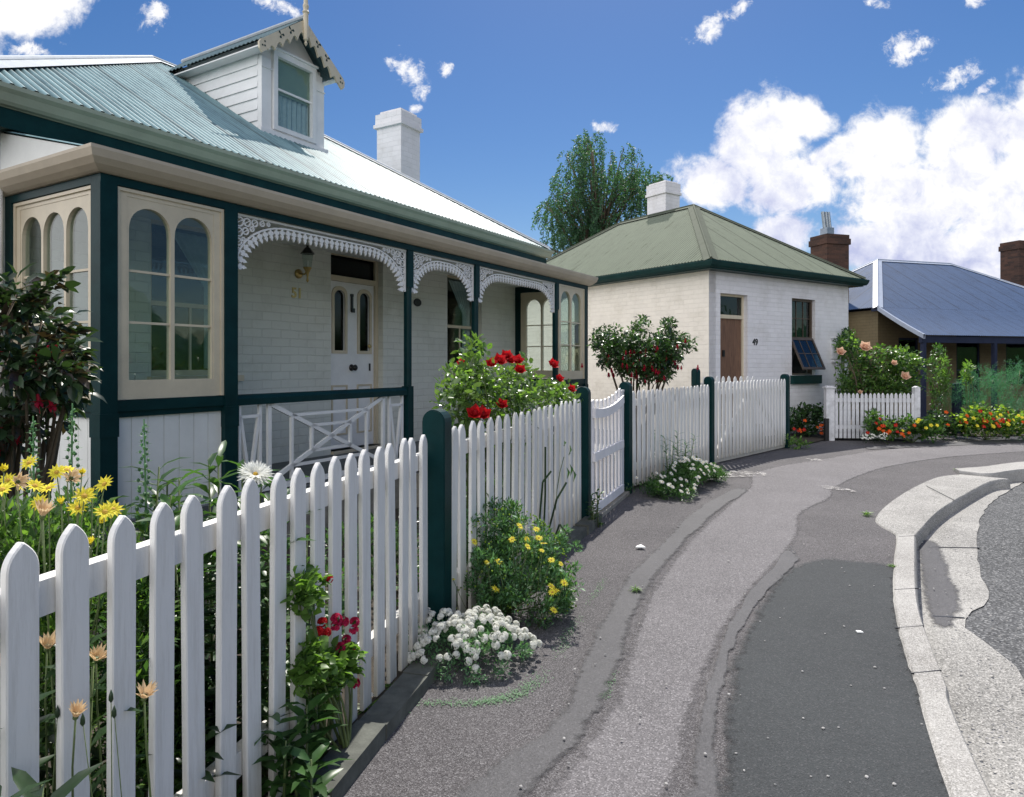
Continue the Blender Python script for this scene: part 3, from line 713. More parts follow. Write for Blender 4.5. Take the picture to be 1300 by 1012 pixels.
def lace(x0, x1):
    """cast iron lace: bracket spandrels at both ends and a fringe between, hung under the beam"""
    mb = MB(); W = x1-x0; zt_ = 2.594; D = .40; a = min(.50, W*.42); flat = .045
    y0, h = -.012, .02
    mb.box(x0, x1, y0-.006, y0+h+.006, zt_-.018, zt_); mb.box(x0, x0+.014, y0, y0+h, zt_-D-.02, zt_-.018); mb.box(x1-.014, x1, y0, y0+h, zt_-D-.02, zt_-.018)
    pts = []
    for i in range(13):
        t = i/12*math.pi/2; pts.append((x0+.02+a*(1-math.cos(t)), zt_-D+(D-flat)*math.sin(t)))
    n = max(2, int((W-2*a)/.05)); mid = [(x0+.02+a+(W-2*a-.04)*i/n, zt_-flat) for i in range(1, n)]
    right = [(x0+x1-p[0], p[1]) for p in pts[::-1]]; arc = pts+mid+right
    for p, q in zip(arc[:-1], arc[1:]): mb.bar((p[0], y0+h/2, p[1]), (q[0], y0+h/2, q[1]), h, .013)
    # pendants at even spacing along the arch, pointing inwards
    seg = [0]
    for p, q in zip(arc[:-1], arc[1:]): seg.append(seg[-1]+math.dist(p, q))
    k = int(seg[-1]/.060)
    for j in range(k+1):
        s = seg[-1]*j/k; i = max(0, min(len(arc)-2, next((q for q in range(len(seg)-1) if seg[q+1] >= s), len(arc)-2)))
        t = (s-seg[i])/max(1e-6, seg[i+1]-seg[i]); px = arc[i][0]+(arc[i+1][0]-arc[i][0])*t; pz = arc[i][1]+(arc[i+1][1]-arc[i][1])*t
        dx, dz = arc[i+1][0]-arc[i][0], arc[i+1][1]-arc[i][1]; l = math.hypot(dx, dz); nx, nz = dz/l, -dx/l
        tx, tz = dx/l, dz/l
        sh = [(0,-.008), (.016,-.008), (.022,-.020), (.038,-.021), (.046,-.009), (.058,-.014), (.085,0), (.058,.014), (.046,.009), (.038,.021), (.022,.020), (.016,.008), (0,.008)]
        mb.prism([(px+nx*u_*1.12+tx*w_*1.15, pz+nz*u_*1.12+tz*w_*1.15) for u_, w_ in sh], h*.8, 'y', y0+.002)
    # scroll rings filling the spandrels
    def ring(cx, cz, r, w=.011):
        N = 12; o_ = [(cx+r*math.cos(2*math.pi*i/N), cz+r*math.sin(2*math.pi*i/N)) for i in range(N)]
        for p, q in zip(o_, o_[1:]+o_[:1]): mb.bar((p[0], y0+h/2, p[1]), (q[0], y0+h/2, q[1]), h*.7, w)
    for sg in (1, -1):
        ox = x0 if sg == 1 else x1
        for cx, cz, r in ((.05,.06,.035), (.12,.055,.03), (.19,.05,.026), (.26,.042,.02), (.32,.038,.014), (.045,.14,.032), (.042,.215,.026), (.036,.28,.02), (.105,.125,.026), (.03,.335,.014), (.165,.10,.018), (.085,.19,.014)):
            ring(ox+sg*cx, zt_-cz, r); mb.bar((ox+sg*(cx-r), y0+h/2, zt_-cz-r*.6), (ox+sg*(cx+r), y0+h/2, zt_-cz+r*.6), h*.6, .006)
    mb.build('lace_ironwork', 'lace_white', H1, smooth=False)
lace(.955, 2.967); lace(3.053, 4.187); lace(4.273, 6.237)

# front door, transom light and windows
x0, x1, z0, z1 = DOOR; yd = 1.31
mb = MB(); mb.box(x0, x0+.05, yd-.03, yd+.05, z0, z1); mb.box(x1-.05, x1, yd-.03, yd+.05, z0, z1); mb.box(x0+.05, x1-.05, yd-.03, yd+.05, z1-.045, z1); mb.box(x0+.05, x1-.05, yd-.04, yd+.05, 2.40, 2.46)
mb.box(x0-.0, x1, 1.15, yd+.05, z0-.04, z0)
fr = mb.build('door_frame', 'cream', H1)
mb = MB(); mb.box(x0+.052, x1-.052, yd+.0, yd+.01, 2.462, z1-.047); mb.build('pane', 'glass_frost', fr)
a0, a1 = x0+.052, x1-.052; mb = MB(); cw = (a1-a0-.06)/2
mb.box(a0, a0+.0, yd, yd+.04, z0, z0)
mb.v, mb.f, mb.m = [], [], []
mb.box(a0, a1, yd, yd+.04, z0+.005, 1.55); mb.box(a0+cw, a1-cw, yd, yd+.04, 1.55, 2.398)
for c0 in (a0, a1-cw):
    plate_cell(mb, arch_pts(c0+.10, c0+cw-.10+.02, 1.60, 2.22, 2.30), (c0, c0+cw, 1.55, 2.398), yd, yd+.04)
door = mb.build('door', 'trim_white', H1)
mb = MB()
for c0 in (a0, a1-cw):
    i_ = arch_pts(c0+.101, c0+cw-.081, 1.601, 2.22, 2.299); o_ = arch_pts(c0+.065, c0+cw-.045, 1.565, 2.24, 2.345)
    n = len(i_); ys = (yd-.014, yd-.001)
    vs = [(p[0], ys[0], p[1]) for p in i_]+[(p[0], ys[0], p[1]) for p in o_]+[(p[0], ys[1], p[1]) for p in i_]+[(p[0], ys[1], p[1]) for p in o_]
    fs = []
    for i in range(n):
        j = (i+1) % n; fs += [(i, j, n+j, n+i), (i, 2*n+i, 2*n+j, j), (n+i, n+j, 3*n+j, 3*n+i)]
    mb.add(vs, fs)
    for (p, q, r_, s_) in ((c0+.06, c0+cw-.04, 1.18, 1.20), (c0+.06, c0+cw-.04, .62, .64), (c0+.06, c0+.08, .64, 1.18), (c0+cw-.06, c0+cw-.04, .64, 1.18)):
        mb.box(p, q, yd-.012, yd-.001, r_, s_)
mb.build('door_moulding', 'cream', door)
mb = MB()
for c0 in (a0, a1-cw): mb.box(c0+.085, c0+cw-.065, yd+.022, yd+.028, 1.58, 2.32)
mb.build('pane', 'glass_frost', door)
mb = MB(); M_ = Matrix.Translation((0,0,0)); cx = (a0+a1)/2
mb.box(cx-.014, cx+.014, yd-.02, yd-.001, 2.06, 2.24); mb.box(cx-.022, cx+.022, yd-.04, yd-.02, 2.05, 2.10); mb.box(cx-.02, cx+.02, yd-.02, yd-.001, 2.24, 2.27); mb.build('door_knocker', 'black', door)
mb = MB(); mb.M = Matrix.Translation((cx, yd, 1.40)) @ Matrix.Rotation(R(90), 4, 'X'); mb.lathe((0,0,0), [(.04,0), (.04,.008), (.014,.012), (.014,.04), (.034,.05), (.038,.065), (.02,.085), (.002,.087)]); mb.build('door_knob', 'black', door, smooth=True)
mb = MB(); mb.M = Matrix.Translation((a1-.07, yd, 1.66)) @ Matrix.Rotation(R(90), 4, 'X'); mb.lathe((0,0,0), [(.03,0), (.03,.012), (.012,.016), (.002,.017)]); mb.build('door_lock', 'brass', door, smooth=True)
mb = MB(); mb.box(a1-.085, a1-.065, yd-.012, yd-.001, 1.36, 1.45); mb.build('keyhole_plate', 'black', door)
for (wx0, wx1, wz0, wz1) in WINS:
    yw = 1.30; mb = MB(); b = .05
    mb.box(wx0, wx0+b, yw-.03, yw+.04, wz0, wz1); mb.box(wx1-b, wx1, yw-.03, yw+.04, wz0, wz1); mb.box(wx0+b, wx1-b, yw-.03, yw+.04, wz1-b, wz1); mb.box(wx0+b, wx1-b, yw-.03, yw+.04, wz0, wz0+.05)
    zm = 1.98
    mb.box(wx0+b, wx1-b, yw-.015, yw+.02, zm-.02, zm+.02); mb.box(wx0-.03, wx1+.03, 1.14, 1.27, wz0-.06, wz0-.002)
    mb.box((wx0+wx1)/2-.01, (wx0+wx1)/2+.01, yw-.008, yw+.012, wz0+.05, zm-.02)
    wf = mb.build('window', 'cream', H1)
    mb = MB(); mb.box(wx0+b+.001, wx1-b-.001, yw+.0, yw+.005, wz0+.052, zm-.021); mb.box(wx0+b+.001, wx1-b-.001, yw, yw+.005, zm+.021, wz1-b-.001); mb.build('pane', 'glass', wf)
    mb = MB(); N = 30; xa, xb = wx1-.32, wx1-.04
    vs = []
    for i in range(N+1):
        t = i/N; x = xa+(xb-xa)*t
        for zz, k in ((wz0+.06, 1), (zm+.2, .6), (wz1-.06, -.7)): vs.append((x+(.10*(1-t) if k > 0 else -.25*(1-t)), yw+.10+.018*math.sin(t*38), zz))
    mb.add(vs, [(i*3+r, (i+1)*3+r, (i+1)*3+r+1, i*3+r+1) for i in range(N) for r in range(2)]); mb.build('curtain', 'curtain', wf, smooth=True, fix=False)
# dormer (front face at y 2.36)
DXC = 3.62; D0, D1, DY = 3.13, 4.11, 2.36; DB, DE = 4.20, 5.13
mb = MB()
wx0, wx1, wz0, wz1 = DXC-.30, DXC+.30, 4.36, 5.27
mb2 = MB(); walls(mb2, D0, D1, DB, DE+.12, DY, DY+.05, [(wx0, wx1, wz0, DE+.12)]); mb2.prism([(D0+.03, DE+.121), (D1-.03, DE+.121), (DXC, DE+.60)], .04, 'y', DY+.005)
dor = mb2.build('dormer', 'trim_white', H1)
mb = MB()
for i in range(9):
    z0 = DB-.08+i*.135
    for sx, x in ((-1, D0), (1, D1)):
        poly = [(x+sx*.004, z0+.15), (x+sx*.006, z0+.15), (x+sx*.022, z0+.0), (x-sx*.01, z0+.0)]
        mb.prism(poly, 2.2, 'y', DY+.05)
mb.build('weatherboard', 'trim_white', dor)
mb = MB(); xl, xr = D0, D1
mb.box(xl-.012, xl+.13, DY-.022, DY-.001, DB+.09, 5.16); mb.box(xr-.13, xr+.012, DY-.022, DY-.001, DB+.09, 5.16); mb.box(xl-.05, xr+.05, DY-.06, DY-.001, DB+.03, DB+.088)
mb.box(xl+.131, xr-.131, DY-.02, DY-.001, DB+.09, 4.32); mb.box(xl-.012, xl+.004, DY-.001, DY+.07, DB+.09, 5.12)
mb.box(xl-.02, xl+.138, DY-.035, DY-.0225, 5.03, 5.045); mb.box(xr-.138, xr+.02, DY-.035, DY-.0225, 5.03, 5.045)
mb.build('dormer_trim', 'trim_white', dor)
mb = MB()
mb.box(wx0-.04, wx0+.02, DY-.05, DY+.02, 4.32, 5.30); mb.box(wx1-.02, wx1+.04, DY-.05, DY+.02, 4.32, 5.30); mb.box(wx0+.02, wx1-.02, DY-.05, DY+.02, 5.23, 5.30); mb.box(wx0+.02, wx1-.02, DY-.05, DY+.02, 4.32, 4.375)
mb.box(wx0+.02, wx1-.02, DY-.015, DY+.015, 4.83, 4.855); mb.box(wx0-.06, wx1+.06, DY-.075, DY-.0, 5.301, 5.325)
wf = mb.build('dormer_window', 'trim_white', H1)
mb = MB(); mb.box(wx0+.021, wx1-.021, DY+.004, DY+.008, 4.376, 5.229); mb.build('pane', 'glass', wf)
mb = MB(); mb.box(wx0+.021, wx1-.021, DY+.020, DY+.024, 4.80, 5.229); mb.build('blind', 'blind', wf)
mb = MB(); N = 60; vs = []
for i in range(N+1):
    x = wx0+.01+(wx1-wx0-.02)*i/N
    for zz in (4.34, 4.84): vs.append((min(wx1-.021, max(wx0+.021, x)), DY+.045+.012*math.sin(i*.8)+.006*math.sin(i*2.3), zz))
mb.add(vs, [(2*i, 2*i+2, 2*i+3, 2*i+1) for i in range(N)]); mb.build('curtain', 'curtain', wf, smooth=True, fix=False)
DR, DEV, DW = 5.75, 5.25, .64; DXC = 3.59
mb = MB()
for sg in (-1, 1):
    L = 2.45; k = int(L/.076*6)
    vs = []
    for i in range(k+1):
        y = 2.12+L*i/k; h = .009*math.sin(2*math.pi*y/.076)
        vs += [(DXC+sg*DW, y, DEV+h), (DXC, y, DR+h)]
    mb.add(vs, [(2*i, 2*i+1, 2*i+3, 2*i+2) for i in range(k)])
mb.build('dormer_roof', 'roof_teal', dor, smooth=True, fix=False)
for xa, xb in ((2.97, D0-.023), (D1+.023, 4.21)):
    mb = MB(); mb.box(xa, xb, 2.15, 4.4, 5.185, 5.20); mb.build('soffit', 'trim_white', dor)
mb = MB(); mb.tube([(DXC, 2.12, DR+.02), (DXC, 4.6, DR+.02)], .03, 8); mb.build('ridge_cap', 'lead', dor)
for sg in (-1, 1):
    mb = MB(); top = [(0, DR-.015), (sg*(DW+.02), DEV-.02)]
    n = 5; low = []
    dx, dz = sg*(DW+.02), DEV-DR; l = math.hypot(dx, dz); tx, tz = dx/l, dz/l; nx, nz = -abs(tz)*sg*.0, -1
    # scalloped lower edge
    for i in range(n):
        for j in range(6):
            t = (i+j/6)/n*.86+.0; dep = .10+.055*abs(math.sin(math.pi*(j/6)))*-1+.055
            low.append((dx*t, DR-.02+dz*t-dep*1.35))
    low.append((dx*.86, DR+dz*.86-.17)); low += [(dx*.90, DEV-.13), (dx*.97, DEV-.17), (dx*1.03, DEV-.13), (dx*1.04, DEV-.06)]
    poly = [(DXC+p[0], p[1]) for p in top[:1]]+[(DXC+p[0], p[1]) for p in low]+[(DXC+top[1][0], top[1][1])]
    mb.prism(poly, .03, 'y', 2.115); mb.slot = 1  # second slot: dark shapes laid on, painting the shade of pierced holes
    for t in (.33, .56):
        px, pz = DXC+dx*t, DR+dz*t-.075
        for a in (0, 2.1, 4.2):
            mb.prism([(px, pz), (px+.04*math.cos(a+.2-.3), pz+.04*math.sin(a-.1)), (px+.05*math.cos(a+.2), pz+.05*math.sin(a+.2)), (px+.04*math.cos(a+.7), pz+.04*math.sin(a+.7))], .002, 'y', 2.112)
    for q in ((.92, -.07), (.97, -.10), (.92, -.12)):
        px, pz = DXC+dx*q[0], DR+dz*q[0]+q[1]+.0; mb.prism([(px+.012*math.cos(a), pz+.012*math.sin(a)) for a in (0, 1.05, 2.1, 3.14, 4.2, 5.2)], .002, 'y', 2.112)
    mb.build('bargeboard', ['cream', 'gutter_green'], dor)
mb = MB(); mb.lathe((DXC, 2.10, 0), [(.004,5.40), (.022,5.43), (.012,5.46), (.03,5.48), (.032,5.80), (.045,5.82), (.03,5.85), (.038,5.90), (.028,5.93), (.02,6.1), (.004,6.42)], 10)
mb.build('finial', 'cream', dor, smooth=False)
# chimney
mb = MB(); cx0, cx1, cy0, cy1 = 6.78, 7.30, 3.25, 3.80
mb.box(cx0, cx1, cy0, cy1, 3.4, 5.60); mb.box(cx0-.045, cx1+.045, cy0-.045, cy1+.045, 5.60, 5.66); mb.box(cx0-.02, cx1+.02, cy0-.02, cy1+.02, 5.66, 5.84); mb.box(cx0+.04, cx1-.04, cy0+.04, cy1-.04, 5.84, 5.90)
mb.build('chimney', 'brick_chimney', H1)

# wall lantern, house number and plaque
lamp = thing('wall_lantern', 'brass carriage lantern on the white brick wall beside the door of number 51', 'lantern', H1.matrix_basis @ Vector((2.66, 1.199, 2.35)), H1.rotation_euler[2])
mb = MB(); mb.M = Matrix.Rotation(R(90), 4, 'X'); mb.lathe((0, .05, 0), [(.05,0), (.05,.015), (.03,.025), (.012,.03)]); mb.M = None
mb.tube([(0,-.02,.05), (0,-.10,.04), (0,-.14,.08)], .009, 8); mb.lathe((0,-.14,-.05), [(.004,0), (.014,.02), (.008,.05), (.016,.10), (.035,.14), (.045,.15), (.045,.16)], 10)
mb.build('bracket', 'brass', lamp, smooth=True)
mb = MB(); mb.lathe((0,-.14,.11), [(.042,0), (.062,.14)], 6); mb.build('lantern_glass', 'glass', lamp)
mb = MB(); mb.lathe((0,-.14,.25), [(.075,0), (.03,.06), (.012,.075), (.018,.09), (.004,.12)], 8); mb.build('lantern_cap', 'black', lamp)
mb = MB(); mb.lathe((0,-.14,.12), [(.010,0), (.010,.06)], 8); mb.build('bulb', 'trim_white', lamp)
hn = thing('house_number', 'brass house number 51 fixed to the white brick wall below the lantern', 'house number', H1.matrix_basis @ Vector((2.64, 1.197, 2.19)), H1.rotation_euler[2])
text_mesh('51', .15, .006, 'brass', hn, Matrix.Rotation(R(90), 4, 'X'), 'number')
pl = MB(); pl.M = H1.matrix_basis @ Matrix.Translation((4.66, 1.196, 2.25)) @ Matrix.Rotation(R(90), 4, 'X') @ Matrix.Diagonal((1.5, 1, 1, 1))
pl.lathe((0,0,0), [(.052,0), (.052,.008), (.046,.014), (.002,.015)], 20); tag(pl.build('wall_plaque', 'black'), 'small black oval plaque on the verandah wall', 'plaque')

# ------------------------------------------------------------------ middle cottage
H2 = thing('cottage', 'plain white brick cottage numbered 49 with green hipped roof and brown door', 'house', (3.6, 12.52, 0), math.atan2(.572, .82))
D2 = (.32, 1.13, .3, 2.76); W2 = (2.58, 3.42, 1.21, 2.79)
mb = MB(); walls(mb, 0, 4.72, 0, 3.16, 0, .2, [D2, W2]); mb.box(4.52, 4.72, .2, 7.1, 0, 3.16); mb.box(.0, 4.52, 6.9, 7.1, 0, 3.16)
mb.build('wall', 'brick_bluish', H2)
mb = MB(); mb.box(-.008, .19, .0, 6.9, 0, 3.158); mb.box(-.010, -.0, .0, 6.9, 0, .0); mb.build('side_wall', 'brick_cream', H2)
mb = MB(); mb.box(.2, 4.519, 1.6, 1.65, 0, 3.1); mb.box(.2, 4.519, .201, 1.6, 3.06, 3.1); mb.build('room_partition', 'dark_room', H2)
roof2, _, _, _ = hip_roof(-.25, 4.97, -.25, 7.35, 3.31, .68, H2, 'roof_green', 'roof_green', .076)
mb = MB(); sweep(mb, [(-.22,-.22), (4.94,-.22), (4.94,7.32), (-.22,7.32)], [(-.24,3.15), (0,3.15), (.0,3.17), (.04,3.175), (.07,3.21), (.09,3.27), (.09,3.295), (.075,3.295), (.05,3.25), (-.24,3.25)]); mb.build('gutter', 'gutter_green', H2)
x0, x1, z0, z1 = D2; yd = .11
mb = MB(); mb.box(x0, x0+.04, yd-.02, yd+.05, z0, z1); mb.box(x1-.04, x1, yd-.02, yd+.05, z0, z1); mb.box(x0+.04, x1-.04, yd-.02, yd+.05, z1-.04, z1); mb.box(x0+.04, x1-.04, yd-.03, yd+.05, 2.30, 2.37)
fr = mb.build('door_frame', 'cream', H2); mb = MB(); mb.box(x0+.041, x1-.041, yd+.01, yd+.015, 2.371, z1-.041); mb.build('pane', 'glass_dark', fr)
mb = MB(); nb = 6
for i in range(nb):
    a = x0+.042+(x1-x0-.084)*i/nb; b = x0+.042+(x1-x0-.084)*(i+1)/nb; mb.box(a+.002, b-.002, yd+.01, yd+.04, z0+.01, 2.298)
mb.box(x0+.042, x1-.042, yd+.02, yd+.045, z0+.01, 2.298)
door = mb.build('door', 'door_brown', H2)
mb = MB(); mb.box(x0+.20, x0+.25, yd-.02, yd+.009, 1.58, 1.70); mb.build('door_knocker', 'black', door)
mb = MB(); mb.box(x0-.1, x1+.1, -.3, .11, 0, .3); mb.build('door_step', 'sandstone', H2)
x0, x1, z0, z1 = W2; yw = .1; zm = 1.97
mb = MB(); b = .05; mb.box(x0, x0+b, yw-.03, yw+.05, z0, z1); mb.box(x1-b, x1, yw-.03, yw+.05, z0, z1); mb.box(x0+b, x1-b, yw-.03, yw+.05, z1-b, z1); mb.box(x0+b, x1-b, yw-.03, yw+.05, zm-.02, zm+.03); mb.box(x0+b, x1-b, yw-.03, yw+.05, z0, z0+.04)
for q in (1, 2): mb.box(x0+b+(x1-x0-2*b)*q/3-.008, x0+b+(x1-x0-2*b)*q/3+.008, yw-.01, yw+.02, zm+.03, z1-b)
mb.box(x0+b, x1-b, yw-.01, yw+.02, 2.38, 2.396)
wf = mb.build('window', 'brown_sash', H2); mb = MB(); mb.box(x0+b+.001, x1-b-.001, yw+.001, yw+.005, zm+.031, z1-b-.001); mb.build('pane', 'glass_dark', wf)
mb = MB(); mb.box(x0+b, x1-b, .17, .175, 1.98, z1-b); mb.build('curtain', 'blind', wf, label='faded brown curtain') 
M_ = Matrix.Translation((0, yw-.035, zm)) @ Matrix.Rotation(R(-24), 4, 'X'); hgt = zm-z0-.05
mb = MB(); mb.M = M_; xa, xb = x0+.02, x1-.02
mb.box(xa, xa+.045, -.03, 0, -hgt, 0); mb.box(xb-.045, xb, -.03, 0, -hgt, 0); mb.box(xa+.045, xb-.045, -.03, 0, -.05, 0); mb.box(xa+.045, xb-.045, -.03, 0, -hgt, -hgt+.05)
for q in (1, 2): mb.box(xa+(xb-xa)*q/3-.009, xa+(xb-xa)*q/3+.009, -.025, -.005, -hgt+.05, -.05)
mb.box(xa+.045, xb-.045, -.024, -.006, -hgt*.5-.009, -hgt*.5+.009)
sash = mb.build('open_sash', 'brown_sash', wf)
mb = MB(); mb.M = M_; mb.box(xa+.046, xb-.046, -.017, -.012, -hgt+.051, -.051); mb.build('sash_pane', 'glass_dark', wf)
mb = MB(); mb.box(x0-.06, x1+.14, -.07, .069, 1.03, 1.205); mb.build('window_sill', 'gutter_green', H2)
mb = MB(); mb.box(4.02, 4.42, -.03, -.001, 1.55, 1.98); mb.box(4.0, 4.44, -.045, -.001, 1.985, 2.0); mb.tube([(4.18,-.03,1.5), (4.18,-.03,.4)], .015, 8); mb.box(4.02, 4.50, -.06, -.001, 1.47, 1.50); mb.build('meter_box', 'old_white', H2)
mb = MB(); a0, a1, b0, b1 = 2.42, 2.92, 3.265, 3.87
mb.box(a0, a1, b0, b1, 4.2, 5.58); mb.box(a0-.035, a1+.035, b0-.035, b1+.035, 5.58, 5.64); mb.box(a0-.015, a1+.015, b0-.015, b1+.015, 5.64, 5.86); mb.box(a0+.03, a1-.03, b0+.03, b1-.03, 5.86, 5.90); mb.build('chimney', 'brick_chimney', H2)
mb = MB(); sweep(mb, [(a0,b0), (a1,b0), (a1,b1), (a0,b1)], [(0,4.9), (.012,4.9), (.012,4.55), (0,4.55)]); 
hn = thing('house_number', 'small dark house number 49 beside the brown door', 'house number', H2.matrix_basis @ Vector((1.36, -.004, 1.86)), H2.rotation_euler[2])
text_mesh('49', .17, .005, 'black', hn, Matrix.Rotation(R(90), 4, 'X'), 'number')

# ------------------------------------------------------------------ far cottage
H3 = thing('cottage', 'tan cottage with a blue grey iron roof and shaded verandah at the right edge', 'house', (10.36, 19.4, 0), math.atan2(.294, .956))
mb = MB(); walls(mb, .25, 9.0, 0, 3.0, .25, .45, [(1.0, 1.75, .3, 2.2), (3.2, 4.15, .2, 2.3), (5.2, 6.3, .8, 2.1)]); mb.box(.25, .45, .45, 5.8, 0, 3.0); mb.box(8.8, 9.0, .45, 5.8, 0, 3.0); mb.box(.45, 8.8, 5.6, 5.8, 0, 3.0)
mb.build('wall', 'brick_tan', H3)
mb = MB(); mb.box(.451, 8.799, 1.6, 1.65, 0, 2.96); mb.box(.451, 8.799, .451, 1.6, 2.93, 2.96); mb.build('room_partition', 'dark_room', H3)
roof3, _, _, _ = hip_roof(0, 9.2, 0, 6, 3.05, .63, H3, 'roof_blue', 'white_cap', .076)
mb = MB(); zf = lambda t: (.85/1.5)*t*(1.28-.28*t/1.5)-.0
corrugate(mb, (0,-1.5,2.2), (1,0,0), (0,1,0), 9.2, lambda s: 1.5, .076, 0, z_of=lambda t: .85*(t/1.5)*(1-.12*(1-t/1.5))); mb.build('verandah_roof', 'roof_blue', H3, smooth=True, fix=False)
mb = MB()
vs = []
for i in range(7):
    t = 1.5*i/6; z = 2.2+.85*(t/1.5)*(1-.12*(1-t/1.5)); vs += [(-.02, -1.5+t, z+.02), (-.02, -1.5+t, z-.10), (.05, -1.5+t, z+.02), (.05, -1.5+t, z-.10)]
mb.add(vs, [(4*i+a, 4*i+b, 4*i+4+b, 4*i+4+a) for i in range(6) for a, b in ((0, 1), (2, 3), (0, 2), (1, 3))]); mb.build('barge_flashing', 'white_cap', H3)
mb = MB(); mb.box(0, 9.2, -1.44, -1.34, 2.0, 2.17); mb.build('beam', 'blue_paint', H3)
mb = MB(); mb.box(0.02, 9.18, -1.3, .22, 2.19, 2.2) ; mb.v = []; mb.f = []; mb.m = []
mb.box(0, 9.2, -.02, .24, 2.94, 3.04); mb.build('fascia', 'blue_paint', H3)
for x in (.1, 2.6, 4.9, 7.2, 9.1):
    mb = MB(); mb.box(x-.05, x+.05, -1.44, -1.34, 0, 1.998); mb.build('verandah_post', 'blue_paint', H3)
for (a, b, c, d) in ((1.0, 1.75, .3, 2.2), (3.2, 4.15, .2, 2.3), (5.2, 6.3, .8, 2.1)):
    mb = MB(); mb.box(a, a+.06, .28, .34, c, d); mb.box(b-.06, b, .28, .34, c, d); mb.box(a+.06, b-.06, .28, .34, d-.06, d); mb.box(a+.06, b-.06, .28, .34, (c+d)/2-.02, (c+d)/2+.02); wf = mb.build('window', 'blue_paint', H3)
    mb = MB(); mb.box(a+.061, b-.061, .30, .305, c, (c+d)/2-.021); mb.box(a+.061, b-.061, .30, .305, (c+d)/2+.021, d-.061); mb.build('pane', 'glass_dark', wf)
def brick_chimney(a0, a1, b0, b1, zb, zt_):
    mb = MB(); mb.box(a0, a1, b0, b1, zb, zt_-.3); mb.box(a0-.04, a1+.04, b0-.04, b1+.04, zt_-.3, zt_-.12); mb.box(a0-.01, a1+.01, b0-.01, b1+.01, zt_-.12, zt_); return mb.build('chimney', 'brick_red', H3)
ch = brick_chimney(-.42, .40, 1.5, 2.2, 0, 5.38)
mb = MB(); mb.box(-.23, .03, 1.7, 2.0, 5.38, 5.62)
for dx in (-.09, 0.02, .12): mb.tube([(-.11+dx, 1.85, 5.62), (-.18+dx, 1.85, 6.12)], .05, 10)
mb.build('chimney_flue', 'flue', ch, smooth=False)
brick_chimney(8.95, 9.85, 2.6, 3.3, 0, 5.86)
# ------------------------------------------------------------------ fences and gates
def picket_poly(w, z0, z1, n=7, point=2.5, r=.064):
    h = w/2; up = [(h*(1-(i/n)**point), z1-r+r*i/n) for i in range(1, n)]
    return [(-h, z0), (h, z0), (h, z1-r)]+up+[(h*.06, z1-.001), (-h*.06, z1-.001)]+[(-x, z) for x, z in up[::-1]]+[(-h, z1-r)]
def picket_mesh(w, z0, z1, th, mat, y=0):
    mb = MB(); mb.prism(picket_poly(w, z0, z1), th, 'y', y); me = mb.mesh('picket', mat)
    bm = bmesh.new(); bm.from_mesh(me); bmesh.ops.recalc_face_normals(bm, faces=bm.faces)
    es = [e for e in bm.edges if abs(e.verts[0].co.y-e.verts[1].co.y) < 1e-6]
    bmesh.ops.bevel(bm, geom=es, offset=.003, segments=1, affect='EDGES', profile=.5); bm.to_mesh(me); bm.free(); return me
def frame_of(P, Q): 
    P, Q = Vector(P), Vector(Q); d = Q-P; return math.atan2(d.y, d.x), d.length
def post_mesh(w, d, z0, z1, mat):
    """post with a rounded (barrel) top; arch seen along the fence"""
    mb = MB(); h = d/2; pts = [(-h, z0), (h, z0), (h, z1-h)]
    for i in range(1, 10): t = math.pi*i/10; pts.append((h*math.cos(t), z1-h+h*math.sin(t)))
    pts.append((-h, z1-h)); mb.prism(pts, w, 'x', -w/2)
    me = mb.mesh('fence_post', mat); bm = bmesh.new(); bm.from_mesh(me); bmesh.ops.recalc_face_normals(bm, faces=bm.faces)
    es = [e for e in bm.edges if abs(e.verts[0].co.x-e.verts[1].co.x) < 1e-6]
    bmesh.ops.bevel(bm, geom=es, offset=.005, segments=2, affect='EDGES'); bm.to_mesh(me); bm.free(); return me
def panel(root, base, P, Q, n, pw, z0, zt0, zt1, mat='fence_white', rails=True, m0=.5, kick=None, th=.02):
    """pickets and rails from P to Q as parts of root (root sits at base with no rotation)"""
    ang, L = frame_of(P, Q); P = Vector((P[0], P[1], 0))-base; d = Vector((math.cos(ang), math.sin(ang), 0)); nr = Vector((d.y, -d.x, 0))
    me = picket_mesh(pw, z0, zt0, th, mat, -th/2)
    for i in range(n):
        t = (i+m0)/n; p = P+d*(L*t)+nr*.032; q = put('picket', me, root, p, (R(random.gauss(0, .35)), R(random.gauss(0, .25)), ang+R(random.gauss(0, .8))))
        q.scale = (1, 1, (zt0+(zt1-zt0)*t+random.gauss(0, .003))/zt0)
    if rails:
        for za, zb, za2, zb2 in ((zt0-.175, zt0-.10, zt1-.175, zt1-.10), (z0+.17, z0+.245, z0+.17, z0+.245)):
            mb = MB(); mb.bar(P+Vector((0,0,(za+zb)/2)), P+d*L+Vector((0,0,(za2+zb2)/2)), .04, .075); mb.build('rail', mat, root)
    return P, d, nr, L
N0 = Vector((-1.278, .36)); A1 = Vector((-.451, 3.46)); B0 = Vector((-.388, 3.57)); B1 = Vector((.585, 6.10))
base = Vector((-.4, 3.52, 0))
FA = thing('picket_fence', 'long white picket fence with green round-topped posts from the foreground to the small gate', 'fence', base)
dA = (A1-N0).normalized()
panel(FA, base, N0, A1, 26, .070, .05, 1.10, 1.10, m0=.47)
panel(FA, base, B0+dA*.04, B1, 20, .074, .06, 1.115, 1.14)
def post(root, base, p, z1, ang, w=.10, d=.125, mat='green'):
    q = put('fence_post', post_mesh(w, d, -.05, z1, mat), root, Vector((p[0], p[1], 0))-base, (0, 0, ang)); return q
post(FA, base, (-.385, 3.52), 1.215, math.atan2(2.9, .9)); post(FA, base, (.645, 6.20), 1.24, math.atan2(2.6, .95), .10, .12)
mb = MB()
